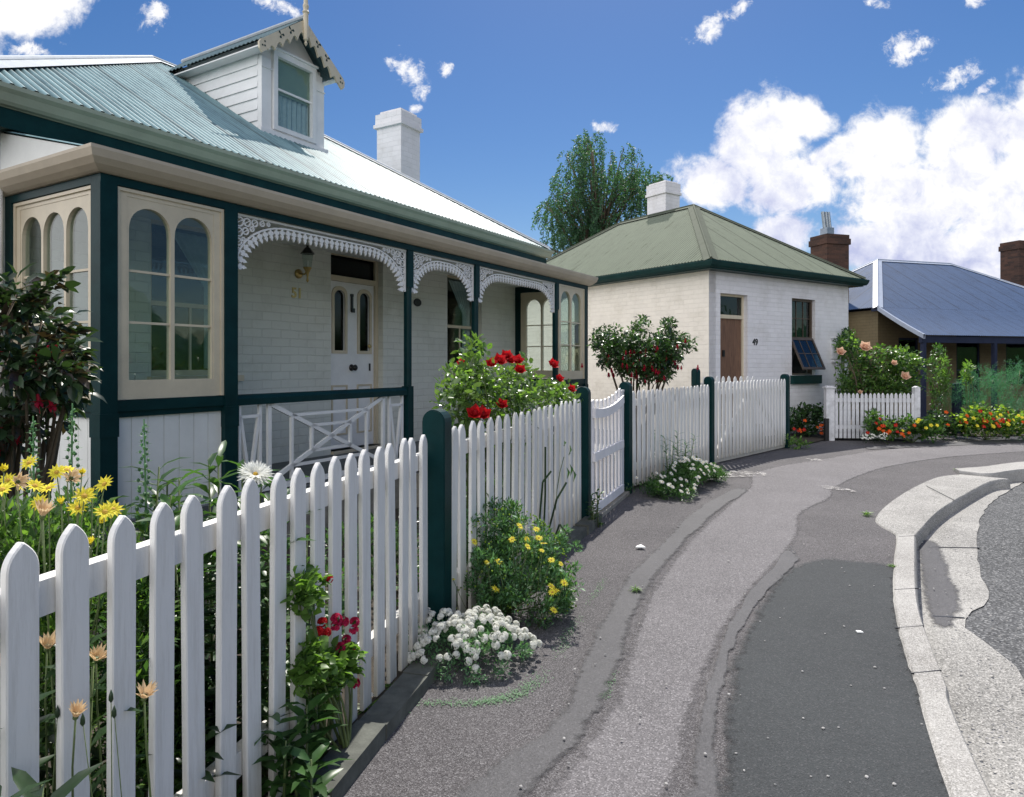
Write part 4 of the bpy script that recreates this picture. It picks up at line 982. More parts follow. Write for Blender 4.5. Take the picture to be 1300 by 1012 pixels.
def plinth(P, Q, w=.10, h=.07, off=.05):
    ang, L = frame_of(P, Q); k = int(L/.5)+1; d = Vector((math.cos(ang), math.sin(ang), 0)); nr = Vector((d.y, -d.x, 0))
    for i in range(k):
        a = Vector((P[0], P[1], 0))+d*(L*i/k+.004)+nr*(off+random.gauss(0, .006)); b = Vector((P[0], P[1], 0))+d*(L*(i+1)/k-.004)+nr*(off+random.gauss(0, .006))
        hh = h+random.gauss(0, .008); mb.bar(a+Vector((0,0,hh/2-.01))-base, b+Vector((0,0,hh/2-.01))-base, w, hh)
plinth((-1.18, .6), (-.40, 3.5), .12, .065, .085); plinth((-.37, 3.6), (.68, 6.3), .12, .075, .085); mb.build('plinth', 'plinth_stone', FA)

base = Vector((2.0, 8.7, 0))
G1, C0, C1 = Vector((1.27, 7.66)), Vector((1.33, 7.76)), Vector((2.76, 9.70))
FB = thing('picket_fence', 'white picket fence section between the small gate and the driveway gate', 'fence', base)
panel(FB, base, C0, C1, 20, .076, .06, 1.14, 1.155)
post(FB, base, G1, 1.245, math.atan2(1.9, 1.2), .10, .125); post(FB, base, (2.81, 9.77), 1.265, math.atan2(2, 1.8), .10, .12)

# small garden gate
ga, gb = Vector((.705, 6.30)), Vector((1.21, 7.56)); ang, L = frame_of(ga, gb)
G = thing('garden_gate', 'small white picket gate with a dipped curved top rail between green posts', 'gate', (ga.x, ga.y, 0), ang)
mb = MB(); mb.box(0, .045, -.025, .025, .06, 1.10); mb.box(L-.11, L-.0, -.025, .025, .06, 1.14); mb.box(L-.13, L+.0, -.03, .03, 1.141, 1.16); mb.build('stile', 'gate_white', G)
def dip(x): t = min(1, max(0, (x-.05)/(L-.16))); return .955+.11*t**2.6+.035*(1-t)**3
mb = MB(); N = 16; pr = [(.046+(L-.157)*i/N) for i in range(N+1)]
for a, b in zip(pr[:-1], pr[1:]): mb.bar((a, -.04, dip(a)), (b, -.04, dip(b)), .028, .085)
mb.build('curved_rail', 'gate_white', G)
for z in (.58, .10): mb = MB(); mb.box(.046, L-.111, -.052, -.026, z-.04, z+.04); mb.build('rail', 'gate_white', G)
for i in range(8):
    x = .10+(L-.26)*i/7; mb = MB(); mb.prism(picket_poly(.055, .07, dip(x)+.13, 6, 3, .03), .02, 'y', -.022)
    o = mb.build('picket', 'gate_white', G); o.location.x = x
mb = MB(); mb.bar((ga.x-.02, ga.y-.06, .012), (gb.x+.02, gb.y+.06, .012), .16, .05); 
o = mb.build('door_step', 'sandstone'); o.name = 'gate_sill'; tag(o, 'low stone sill under the small garden gate', 'sill')

# driveway gate, two leaves
DG0, DG1 = Vector((2.86, 9.83)), Vector((4.64, 11.73)); ang, L = frame_of(DG0, DG1); h2 = L/2
for k in range(2):
    s0 = 0 if k == 0 else h2+.01; W = h2-.01
    lab = ('left leaf of the white picket driveway gate, nearer the garden gate', 'right leaf of the white picket driveway gate, beside the end post')[k]
    dvec = Vector((math.cos(ang), math.sin(ang))); p0 = DG0+dvec*s0
    g = thing('driveway_gate', lab, 'gate', (p0.x, p0.y, 0), ang, 'leaves of the driveway gate')
    me = picket_mesh(.070, .07, 1.19, .018, 'fence_white', -.05)
    for i in range(11): put('picket', me, g, (.045+(W-.09)*i/10, 0, 0))
    mb = MB(); mb.box(.0, .07, -.03, .01, .06, 1.08); mb.box(W-.07, W, -.03, .01, .06, 1.08); mb.box(.07, W-.07, -.03, .01, 1.0, 1.075); mb.box(.0, W, -.03, .012, .02, .10); mb.build('gate_frame', 'fence_white', g)
    mb = MB()
    if k == 0: mb.bar((.06, -.012, .12), (W-.07, -.012, 1.0), .03, .07, up=(0, 0, 1))
    else: mb.bar((.07, -.012, 1.0), (W-.07, -.012, .12), .03, .07)
    mb.build('brace', 'fence_white', g)
base = Vector((4.70, 11.80, 0)); o = put('gate_post', post_mesh(.11, .13, -.05, 1.27, 'green'), None, base, (0, 0, ang)); tag(o, 'green round-topped gate post at the far end of the driveway gate', 'post')

# fence behind the driveway gate
base = Vector((2.95, 11.0, 0)); FC = thing('picket_fence', 'white picket fence with a green post standing behind the driveway gate', 'fence', base)
panel(FC, base, (3.03, 11.05), (4.15, 11.75), 9, .068, .05, 1.24, 1.24); post(FC, base, (2.95, 11.0), 1.37, math.atan2(.7, 1.1), .09, .12)

# low weathered fence by the pink rose
base = Vector((6.7, 12.8, 0)); E0, E1 = Vector((6.06, 12.90)), Vector((7.47, 12.72))
FD = thing('picket_fence', 'low weathered white picket fence in front of the peach rose bush', 'fence', base)
panel(FD, base, E0, E1, 19, .055, .05, .90, .90, 'old_white', th=.016)
mb = MB(); mb.M = Matrix.Translation(Vector((5.98, 12.92, 0))-base) @ Matrix.Rotation(-.1, 4, 'Z')
mb.box(-.075, .075, -.07, .07, 0, .985); mb.box(-.095, .095, -.09, .09, .986, 1.01); mb.box(-.06, .06, -.055, .055, 1.01, 1.03); mb.build('fence_post', 'old_white', FD)
mb = MB(); mb.M = Matrix.Translation(Vector((7.50, 12.72, 0))-base); mb.box(-.05, .05, -.05, .05, 0, 1.0); mb.prism([(-.055, 1.001), (.055, 1.001), (0, 1.03)], .11, 'y', -.055); mb.build('fence_post', 'old_white', FD)
mb = MB(); mb.M = Matrix.Translation((5.90, 12.86, 0)); mb.box(-.035, .035, -.035, .035, -.02, .42); tag(mb.build('stump_post', 'black'), 'short black post at the foot of the weathered fence', 'post')
mb = MB(); mb.M = Matrix.Translation((9.15, 14.1, 0)); mb.lathe((0,0,0), [(.09,0), (.09,1.0), (.10,1.01), (.10,1.04), (.02,1.05)], 12); tag(mb.build('garden_post', 'blue_paint'), 'short dark post standing in the far bed before the shaded verandah', 'post')

# ------------------------------------------------------------------ plants
def rv():
    a = random.uniform(0, 2*math.pi); z = random.uniform(-1, 1); r = math.sqrt(1-z*z); return Vector((r*math.cos(a), r*math.sin(a), z))
PROTO = {}
def proto(key, fn):
    if key not in PROTO: PROTO[key] = fn()
    return PROTO[key]
def petals(mb, n, r, w, lift, r0=0, z0=0, c=(0,0,0), off=0.0, sag=.12):
    for i in range(n):
        a = 2*math.pi*i/n+off+random.gauss(0, .06); d = Vector((math.cos(a), math.sin(a), lift+random.gauss(0, .06)))
        mb.leaf(Vector(c)+Vector((math.cos(a)*r0, math.sin(a)*r0, z0)), d, (0, 0, 1), r*random.uniform(.88, 1.05), w, sag)
def daisy(r, n, pm, lift=.15, eye=.28, w=None, rows=1):
    def f():
        mb = MB(); w_ = w or 2.4*r/n*1.6
        for q in range(rows): petals(mb, n, r*(1-.12*q), w_, lift+.25*q, r0=r*.12, z0=.002*q, off=q*.3)
        mb.slot = 1; mb.blob((0, 0, r*.06), (r*eye, r*eye, r*.16), 1)
        mb.slot = 2; mb.tube([(0, 0, 0), (0, 0, -r*.35)], [r*.16, r*.05], 6)
        return mb.mesh('flower', [pm, 'flower_eye', 'stem'])
    return proto(('daisy', r, n, pm, lift, eye, w, rows), f)
def rose(r, pm):
    def f():
        mb = MB()
        for q, (n, k, l) in enumerate(((5, 1.0, .35), (5, .85, .9), (5, .65, 1.7), (4, .45, 3.0))):
            for i in range(n):
                a = 2*math.pi*i/n+q*.7; d = Vector((math.cos(a), math.sin(a), l)); mb.leaf((math.cos(a)*r*.1, math.sin(a)*r*.1, -r*.25), d, (0, 0, 1), r*k*1.15, r*k*1.15, -.35)
        mb.blob((0, 0, r*.1), (r*.38, r*.38, r*.42), 1, .15); return mb.mesh('flower', pm)
    return proto(('rose', r, pm), f)
def cluster(r, n, fr, pm, eye=None, key=''):
    def f():
        mb = MB()
        for i in range(n):
            d = rv(); d.z = abs(d.z)*.9+.1; d.normalize(); c = d*r*.75; q = d.to_track_quat('Z', 'Y').to_matrix().to_4x4()
            mb.M = Matrix.Translation(c) @ q @ Matrix.Rotation(random.uniform(0, 6), 4, 'Z'); mb.slot = 0; petals(mb, 5 if eye is None else 4, fr, fr*.95, .25)
        mb.M = None; mb.slot = 1; mb.blob((0, 0, 0), r*.55, 1, .1); return mb.mesh('flower', [pm, pm if eye else 'leaf_mid'])
    return proto(('cl', r, n, fr, pm, key), f)
def fuchsia():
    def f():
        mb = MB(); mb.tube([(0, 0, 0), (0, 0, -.03)], [.006, .010], 6)
        for i in range(4):
            a = math.pi/2*i; mb.leaf((0, 0, -.028), (math.cos(a), math.sin(a), -.4), (0, 0, 1), .036, .016, -.3)
        for i in range(5):
            a = 2*math.pi*i/5; mb.leaf((math.cos(a)*.005, math.sin(a)*.005, -.03), (math.cos(a)*.4, math.sin(a)*.4, -1), (math.cos(a), math.sin(a), 0), .034, .020, .1)
        mb.tube([(0, 0, -.05), (0, 0, -.085)], .0014, 4); return mb.mesh('flower', 'petal_fuchsia')
    return proto('fuchsia', f)
def closed_flower(r, pm, cup=1.6):
    def f():
        mb = MB()
        for i in range(14): a = 2*math.pi*i/14+random.gauss(0, .1); mb.leaf((math.cos(a)*r*.12, math.sin(a)*r*.12, 0), (math.cos(a), math.sin(a), cup+random.gauss(0, .25)), (math.cos(a)*-1, math.sin(a)*-1, .3), r*random.uniform(.9, 1.1), r*.34, .05)
        mb.slot = 1; mb.lathe((0, 0, -r*.25), [(r*.04, 0), (r*.17, r*.12), (r*.19, r*.3), (r*.1, r*.5)], 8); return mb.mesh('flower', [pm, 'stem'])
    return proto(('closed', r, pm, cup), f)
def stuff_on(root, me, p, n, sc=1, name='flower', spin=None):
    q = Vector(n).normalized().to_track_quat('Z', 'Y') @ Matrix.Rotation(random.uniform(0, 6.28) if spin is None else spin, 4, 'Z').to_quaternion()
    return put(name, me, root, p, q.to_euler(), sc*random.uniform(.88, 1.12))

def foliage(root, clumps, nleaf, L, W, mat, spread, up=.4, sag=.15, name='foliage', slot_mats=None, size_var=.3, fine=False):
    """clumps: list of (point, radius, outward); many leaf-sized faces through each clump"""
    mb = MB(fine); mats = slot_mats or [mat]
    for c, r, o in clumps:
        k = max(3, int(nleaf*random.uniform(.7, 1.3)))
        for _ in range(k):
            d = rv(); p = Vector(c)+d*r*random.random()**.45
            dr = (d*.7+Vector(o)*.5+Vector((0, 0, up))+rv()*spread).normalized(); s = 1+random.gauss(0, size_var)
            s = max(.4, s); mb.slot = random.randrange(len(mats)) if len(mats) > 1 else 0
            mb.leaf(p, dr, (Vector((0, 0, 1))+rv()*.7), L*s, W*s, sag)
    return mb.build(name, mats, root, smooth=True, fix=False)
def stems_to(root, base_pts, tips, r0, r1, mat='stem', bend=.15, n=5, seg=5):
    mb = MB()
    for i, t in enumerate(tips):
        b = Vector(base_pts[i % len(base_pts)]); t = Vector(t); m = (b+t)/2+Vector((random.gauss(0, bend), random.gauss(0, bend), 0))*(t-b).length*.5
        m.z = b.z+(t.z-b.z)*.6; pts = [b*(1-s)**2+m*2*s*(1-s)+t*s*s for s in [j/seg for j in range(seg+1)]]
        mb.tube(pts, [r0+(r1-r0)*j/seg for j in range(seg+1)], n)
    return mb.build('stem', mat, root, smooth=True, fix=False)
def dome(n, rx, ry, z0, z1, fill=.35, flat=0):
    """clump centres over a dome of half-widths rx, ry from height z0 to z1"""
    out = []
    for i in range(n):
        a = random.uniform(0, 2*math.pi); t = random.random()**.6; zz = random.random()
        rr = math.sqrt(max(0, 1-zz*zz*.9))*(1 if random.random() > fill else random.random())
        p = Vector((rx*rr*math.cos(a), ry*rr*math.sin(a), z0+(z1-z0)*zz)); o = Vector((math.cos(a)*rr, math.sin(a)*rr, zz)).normalized(); out.append((p, o))
    return out

# 1 dark fuchsia in front of the verandah window, far left
c = Vector((-2.02, 2.68, 0)); T = thing('fuchsia_bush', 'dark fuchsia bush with hanging red flowers against the green corner post at the left edge', 'shrub', c)
cl = []
for i in range(105):
    d = rv(); d.z *= .95; p = Vector((d.x*.35-.08, d.y*.30, 1.46+d.z*.33)) if random.random() < .6 else Vector((d.x*.32-.08, d.y*.24, 1.46+d.z*.27))
    cl.append((p, .075, d))
cl += [(Vector((.22+.05*i, -.1, 1.40+.03*math.sin(i))), .04, Vector((1,0,.2))) for i in range(4)]+[(Vector((.05+.06*i, 0, 1.66+.035*i)), .045, Vector((1,0,.6))) for i in range(4)]+[(Vector((-.2+.05*i, -.05, 1.02-.03*i)), .05, Vector((.3,0,-.6))) for i in range(4)]
foliage(T, cl, 24, .056, .030, 'leaf_dark', .6, up=-.05, sag=.25, fine=True, slot_mats=['leaf_dark', 'leaf_dark', 'leaf_dark', 'leaf_dark', 'leaf_red'])
stems_to(T, [(0,0,0), (.03,.02,0), (-.03,.0,0)], [x[0] for x in cl[:50]], .016, .004, 'bark')
for i in range(70):
    d = rv(); p = Vector((d.x*.38-.08, -abs(d.y)*.34, 1.40+d.z*.26)); stuff_on(T, fuchsia(), p, (random.gauss(0, .15), random.gauss(0, .15), 1), .8)

def stalks(root, pts, rad=.004, mat='stem'):
    mb = MB()
    for p in pts:
        b = Vector((p[0]*.7+random.gauss(0, .02), p[1]*.7, 0)); b.z = max(0, p[2]-.5); m = (b+Vector(p))/2+Vector((random.gauss(0, .02), random.gauss(0, .02), 0)); mb.tube([b, m, p], [rad, rad*.8, rad*.6], 5)
    return mb.build('stem', mat, root, smooth=True, fix=False)

# 2 yellow daisy bush behind the nearest pickets
c = Vector((-1.42, 1.98, 0)); T = thing('daisy_bush', 'leafy yellow daisy bush behind the nearest pickets', 'flowering plant', c)
cl = [(p, .075, o) for p, o in dome(230, .44, .34, .15, 1.02, .5)]
foliage(T, cl, 75, .036, .011, 'leaf_bright', .9, up=.5, slot_mats=['leaf_bright', 'leaf_mid'])
fp = []
for (u, v, kind) in ((10,610,'y'), (37,588,'y'), (5,598,'b'), (20,616,'y'), (72,600,'y'), (44,617,'y'), (62,620,'y'), (85,597,'y'), (50,638,'y'), (90,608,'p'), (22,612,'p'), (104,601,'b'), (107,630,'y'), (133,615,'y'), (117,627,'b'), (99,645,'y'), (133,650,'y'), (143,647,'y'), (78,640,'b'), (127,664,'b'), (115,691,'b'), (55,655,'b'), (101,632,'p'), (3,622,'y'), (-20,600,'y'), (-30,630,'y'), (-45,610,'y')):
    Y = random.uniform(1.72, 1.95); p = at(u, v, Y)-c; fp.append(p)
    n = Vector((.25+random.gauss(0, .35), -.55+random.gauss(0, .3), .8))
    if kind == 'y': stuff_on(T, daisy(.025, 12, 'petal_yellow', .25, .3, .009), p, n)
    elif kind == 'p': stuff_on(T, closed_flower(.034, 'petal_cream', 1.3), p, (n.x+.6, n.y, .5))
    else: stuff_on(T, closed_flower(.02, 'petal_yellow', 2.5), p, n)
stalks(T, fp, .0025)

# 3 tall budding spikes
for (u, v0, Y, lab) in ((38, 528, 2.2, 'slim green budding flower spike at the left edge, beside the dark fuchsia'), (88, 512, 2.15, 'tall pale green budding spike just left of the green corner post'), (179, 532, 2.3, 'slender green flower spike in front of the pale board panel')):
    top = at(u, v0, Y); c = Vector((top.x+.01, Y, 0)); T = thing('flower_spike', lab, 'plant', c, group='tall flower spikes behind the fence')
    mb = MB(); lean = random.uniform(-.02, .02); mb.tube([(0,0,0), (lean,0,top.z*.6), (0,0,top.z)], [.006, .005, .002], 6); mb.build('stem', 'leaf_grey', T)
    mb = MB(); H_ = top.z
    for i in range(46):
        t = i/46; z = H_-.02-t*.34; a = i*2.4; r = .006+.02*t; mb.blob((math.cos(a)*r, math.sin(a)*r, z), (.004+.004*t, .004+.004*t, .005+.005*t), 1)
        mb.leaf((math.cos(a)*r*.4, math.sin(a)*r*.4, z-.01), (math.cos(a), math.sin(a), .5), (0,0,1), .02+.015*t, .008)
    mb.build('bud', 'leaf_grey', T, fix=False)
    cl = [(Vector((0, 0, H_-.40-.05*i)), .03, Vector((0,0,1))) for i in range(8)]; foliage(T, cl, 12, .075, .016, 'leaf_bright', .8, up=.2)

# 4 leafy border plants with long narrow leaves
def rosette(name, lab, c, hs, n, L, W, mat, spread=.12, cat='plant', extra=None, grp=None):
    T = thing(name, lab, cat, c, group=grp); mb = MB(True); st = MB()
    for h in hs:
        bx, by = random.gauss(0, spread), random.gauss(0, spread); tx, ty = bx+random.gauss(0, .04), by+random.gauss(0, .04)
        st.tube([(bx, by, 0), ((bx+tx)/2, (by+ty)/2, h*.5), (tx, ty, h)], [.006, .005, .003], 5)
        for i in range(n):
            t = (i+.5)/n; a = i*2.4+random.random(); z = h*(.12+.88*t); k = .75+.5*math.sin(t*2.6)
            mb.leaf((bx+(tx-bx)*t, by+(ty-by)*t, z), (math.cos(a), math.sin(a), .35+t*.5), (random.gauss(0, .2), random.gauss(0, .2), 1), L*k*random.uniform(.8, 1.2), W*k, .35)
    st.build('stem', 'stem', T, smooth=True, fix=False); mb.build('foliage', mat, T, smooth=True, fix=False); return T
rosette('leafy_plant', 'leafy green plant around the slender flower spike before the board panel', Vector((-1.22, 2.30, 0)), [1.10, 1.06, 1.03, .95, 1.0, .85, .9], 40, .11, .022, ['leaf_mid'])
rosette('leafy_plant', 'leafy plant with long leaves just left of the white dahlia behind the pickets', Vector((-.93, 2.52, 0)), [1.06, 1.02, .98, 1.0, .9], 34, .12, .03, ['leaf_mid'], .09)
rosette('leafy_plant', 'leafy plant with narrow leaves between the flower spike and the white dahlia', Vector((-1.02, 2.36, 0)), [1.10, 1.07, 1.03, 1.0, .95, .85], 38, .13, .028, ['leaf_mid'])
T = rosette('dahlia', 'single large white dahlia flower showing above the pickets', Vector((-.88, 2.42, 0)), [1.0, .92, .85, .8], 24, .12, .035, ['leaf_mid'], .08, 'flower')
p = at(324, 603, 2.32)-Vector((-.88, 2.42, 0)); stuff_on(T, daisy(.06, 22, 'petal_white', .25, .16, .015, 3), p, (.3, -.5, .8)); stalks(T, [p], .004)
labs = ['dark leafy undergrowth plant low behind the first pickets', 'dark leafy plant low behind the fourth and fifth pickets', 'dark green leafy plant behind the pickets left of the geranium', 'leafy plant behind the pickets beside the red geranium', 'low leafy plant behind the fence just before the first green post']
for i, (x, y) in enumerate(((-1.12, 1.25), (-1.02, 1.75), (-.88, 2.15), (-.80, 2.65), (-.78, 3.2))):
    rosette('leafy_plant', labs[i], Vector((x-.17, y, 0)), [random.uniform(.3, .78)*(1 if i < 3 else .75) for _ in range(15 if i < 3 else 8)], 24, .10, .028, ['leaf_dark' if i < 3 else 'leaf_mid'], .14)
for i, (x, y, lab) in enumerate(((-1.5, 3.4, 'low dark garden shrub between the fence and the board panel'), (-.9, 4.3, 'low garden shrub in front of the verandah steps, seen through the pickets'), (-.5, 4.6, 'low green shrub behind the second fence panel under the roses'), (-.1, 5.7, 'low green shrub behind the far end of the second fence panel'), (.55, 8.1, 'low garden shrub seen through the small gate'), (1.9, 9.9, 'low garden shrub under the small fuchsia tree'))):
    T = thing('garden_shrub', lab, 'shrub', (x, y, 0)); cl = [(p, .08, o) for p, o in dome(60, .38, .38, .02, .42 if i != 3 else .5, .4)]; foliage(T, cl, 26, .04, .02, 'leaf_mid' if i % 2 else 'leaf_dark', .8)
    stems_to(T, [(0,0,0)], [x_[0] for x_ in cl[:12]], .008, .003)
# cream seed-head flowers poking through
for (u, v, Y, cup, lab) in ((183, 886, 1.50, 1.7, 'cream half-open flower in front of the fourth picket at the bottom left'), (96, 910, 1.42, 2.2, 'closed brownish bud in front of the second picket at the bottom edge'), (122, 838, 1.66, 1.5, 'faded cream flower head between the second and third pickets'), (60, 823, 1.62, 1.6, 'faded flower head low between the first two pickets'), (54, 655, 1.64, 2.2, 'closed brown bud above the fence among the yellow daisies'), (2, 845, 1.40, 1.6, 'pale faded flower at the left edge beside the first picket')):
    p = at(u, v, Y); c = Vector((p.x+random.uniform(-.04, .02), Y+.03, 0)); T = thing('faded_daisy', lab, 'flower', c)
    stuff_on(T, closed_flower(.036, 'petal_cream', cup), p-c, (.35, -.2, .9), 1)
    mb = MB(); q = p-c; mb.tube([(0, 0, 0), (q.x*.2+.01, q.y*.3, q.z*.5), (q.x*.7, q.y*.8, q.z*.85), q], [.003, .0028, .0022, .002], 5); mb.build('stem', 'stem', T, smooth=True, fix=False)
c = Vector((-.87, 1.55, 0)); T = thing('seedling', 'thin stems with dark pointed buds in front of the third picket', 'plant', c)
mb = MB(); tips = [at(141, 885, 1.47)-c, at(145, 905, 1.47)-c, at(73, 905, 1.44)-c, at(105, 915, 1.44)-c]
stalks(T, tips, .0015)
for t in tips: mb.lathe(t, [(.001, -.012), (.005, -.006), (.0045, .004), (.0005, .016)], 7)
mb.build('bud', 'leaf_dark', T, smooth=True, fix=False)

# 6 geranium pushing through the pickets
FY = lambda u: 1.375/(.2668-(u-650)/870)-.11
c = Vector((-.62, 2.46, 0)); T = thing('geranium', 'red geranium growing through the pickets with bright green leaves', 'flowering plant', c)
cl = [(at(u, v, FY(u)-random.random()*.04)-c, .045, Vector((.5,-.5,.4))) for u, v in ((400,850), (415,850), (430,858), (395,830), (425,835), (440,845), (408,872), (385,862), (392,765), (380,762), (398,740), (418,868), (436,830), (382,745), (405,838), (420,850), (432,845), (410,860), (398,858), (428,870), (388,845), (445,835))]
foliage(T, cl, 55, .030, .030, 'leaf_bright', .9, fine=True)
stems_to(T, [(-.06,0,0), (.02,.04,0)], [x[0] for x in cl], .006, .003)
for (u, v, Y) in ((414,803,2.58), (440,812,2.62), (427,786,2.62), (449,800,2.72), (432,822,2.58), (445,826,2.62), (409,790,2.6), (426,795,2.7), (436,790,2.8), (417,735,2.66), (451,868,2.62), (450,790,2.85), (292,803,2.3), (405,801,2.62)):
    q = at(u, v, FY(u)-.03 if u > 350 else Y)-c; stuff_on(T, cluster(.022, 14, .014, 'petal_pink' if u > 420 else 'petal_red'), q, (.4, -.6, .7), .9)
rosette('leafy_plant', 'dark glossy leafy plant in front of the pickets left of the geranium', Vector((-.70, 2.24, 0)), [.30, .36, .26, .38, .22, .3, .34, .28, .33, .24], 18, .095, .032, ['leaf_mid', ], .06)
rosette('leafy_plant', 'sprig of narrow green leaves reaching through the pickets above the geranium', Vector((-.79, 2.62, 0)), [.72, .68, .6], 14, .07, .024, ['leaf_mid'], .04)

# 8 alyssum mound
c = gd(592, 838); T = thing('alyssum', 'low mound of white alyssum flowers at the foot of the green post', 'flowering plant', c)
cl = [(p, .04, o) for p, o in dome(120, .30, .24, .0, .16, .4)]; foliage(T, cl, 50, .018, .007, 'leaf_grey', .8)
hd = cluster(.022, 26, .0085, 'petal_white', 1, 'al'); k = 0; extra = MB()
spots = []
while len(spots) < 190:
    a = random.uniform(0, 2*math.pi); r = math.sqrt(random.random()); x, y = .32*r*math.cos(a), .26*r*math.sin(a)+.0
    z = .02+.19*math.sqrt(max(0, 1-r*r*.92))+random.gauss(0, .008)
    if min([(x-q[0])**2+(y-q[1])**2 for q in spots] or [1]) > .021**2 or random.random() < .03: spots.append((x, y, z, r, a))
spots = [(x*(1+.12*math.sin(3*a+1)), y*(1+.15*math.cos(2*a)), max(.012, z*(1-.25*math.sin(4*a+.5)*r)), r, a) for x, y, z, r, a in spots]
spots.sort(key=lambda s: s[1])
for i, (x, y, z, r, a) in enumerate(spots):
    n = Vector((x*2, y*2, .35))
    if i < 100: stuff_on(T, hd, (x, y, z), n, 1)
    else:
        q = n.normalized().to_track_quat('Z', 'Y').to_matrix().to_4x4(); extra.M = Matrix.Translation((x, y, z)) @ q; extra.add([v.co for v in hd.vertices], [tuple(f.vertices) for f in hd.polygons])
extra.M = None; o = extra.build('flower_heads', 'petal_white', T, fix=False); o['kind'] = 'stuff'

# 9 yellow daisy cushion by the fence
c = gd(632, 790); c = Vector((-.03, 3.98, 0)); T = thing('daisy_bush', 'rounded grey green bush with yellow daisies on the footpath against the fence', 'flowering plant', c)
cl = [(p, .055, o) for p, o in dome(150, .35, .28, .02, .38, .3)]
for (x_, y_, z_, r_) in ((-.14,.02,.46,.17), (.08,-.04,.40,.15), (.22,.05,.30,.14), (-.26,0,.30,.13), (.0,.12,.52,.10), (.30,-.10,.16,.12), (-.08,-.18,.22,.15)):
    cl += [(Vector((x_, y_, z_))+rv()*r_*random.random()**.4, .045, Vector((x_, y_, .4)).normalized()) for _ in range(18)]
cl += [(Vector((.42*math.cos(a_)*random.uniform(.6, 1.05), .34*math.sin(a_), random.uniform(.05, .5))), .03, Vector((math.cos(a_), math.sin(a_), .6))) for a_ in [random.uniform(0, 6.28) for _ in range(34)]]
foliage(T, cl, 62, .026, .009, 'leaf_grey', .9, up=.5, slot_mats=['leaf_grey', 'leaf_mid'])
stems_to(T, [(0,0,0)], [x[0] for x in cl[:40]], .006, .002)
fp = []
for (u, v) in ((602,688), (650,685), (618,714), (633,713), (670,694), (688,699), (700,711), (705,750), (703,775), (701,752), (712,716), (681,672), (684,683), (700,745), (669,685), (561,706), (629,748), (716,740), (660,668), (575,735), (690,690)):
    Y = 3.62+.12*random.random()+(.12 if v < 690 else 0); p = at(u, v, Y)-c; fp.append(p); stuff_on(T, daisy(.024 if random.random() < .7 else .016, 12, 'petal_yellow', .12), p, (.25+random.gauss(0,.25), -.5+random.gauss(0,.25), .9))
stalks(T, fp, .002)
mb = MB()
for i in range(420):
    d = rv(); d.z = abs(d.z); r = .0055; mb.blob((d.x*.40, d.y*.34, .05+d.z*.56), r, 1)
mb.build('seed_speckle', 'leaf_yellow', T, fix=False)['kind'] = 'stuff'
# long grass blades by panel two
c = Vector((.22, 4.95, 0)); T = thing('iris_clump', 'few long dark bent grass blades against the second fence panel', 'plant', c); mb = MB()
for (pts) in ([(0,0,0), (-.02,-.02,.35), (.0,-.04,.60), (.06,-.05,.68)], [(.01,0,0), (.05,-.03,.28), (.10,-.05,.48), (.17,-.05,.60)], [(0,0,0), (-.05,-.02,.28), (-.14,-.04,.44), (-.20,-.04,.38)], [(0.02,0,0), (.12,-.05,.3), (.20,-.06,.20)], [(0,.02,0), (.02,0,.5), (.02,-.02,.85)]):
    for a, b in zip(pts[:-1], pts[1:]): mb.bar(a, b, .014, .004, up=(0, -1, .2))
mb.build('blade', 'leaf_dark', T, fix=False)
c = Vector((.42, 5.35, 0)); T = thing('bindweed', 'dark green leaf poking out through the second fence panel', 'plant', c); mb = MB()
for (u, v) in ((716,578), (718,588), (714,592), (722,595), (710,566)): mb.leaf(at(u, v, 5.42)-c+Vector((.03,-.03,0)), (.2, -.3, -1 if v > 580 else .6), (1, -.4, .2), .10 if v > 570 else .05, .06, .2)
mb.build('foliage', 'leaf_mid', T, fix=False); stems_to(T, [(-.06,.06,0)], [at(716,580,5.42)-c], .004, .003)

# 10 white daisy mound
c = Vector((1.80, 7.72, 0)); T = thing('white_daisy_mound', 'low spreading mound of small white daisies against the fence beyond the small gate', 'flowering plant', c)
def along(t, s): return Vector((-.28, -.38, 0))+Vector((.62, .80, 0)).normalized()*(t*1.55)+Vector((.80, -.62, 0)).normalized()*s
cl = []
for i in range(260):
    t = random.random(); s = random.gauss(.05, .13)*(1.1-.5*t); h = (.10+.20*math.exp(-((t-.55)/.3)**2))*random.uniform(.5, 1.0)*(1-min(1, abs(s)*1.5)*.5); cl.append((along(t, s)+Vector((0, 0, h)), .07, Vector((.3, -.3, .8))))
foliage(T, cl, 60, .034, .010, 'leaf_mid', .9)
for i in range(64):
    t = random.random()**1.1; t = min(1, max(0, random.gauss(.33, .24))); s = random.gauss(.15, .11); h = .14+.19*math.exp(-((t-.5)/.3)**2)-.35*max(0, s-.1); stuff_on(T, daisy(.024, 12, 'petal_white', .05), along(t, s)+Vector((0, 0, max(.06, h)+.04)), (.4+random.gauss(0,.2), -.6, .7))
rosette('leafy_plant', 'wispy grey green plant rising behind the white daisies against the fence', Vector((2.02, 8.35, 0)), [.62, .55, .5, .58, .45, .4, .5], 20, .09, .014, ['leaf_grey'], .12)
rosette('leafy_plant', 'small leafy weed at the foot of the green gate post', Vector((.72, 6.02, 0)), [.34, .25, .3, .2, .28], 14, .05, .022, ['leaf_mid'], .05)

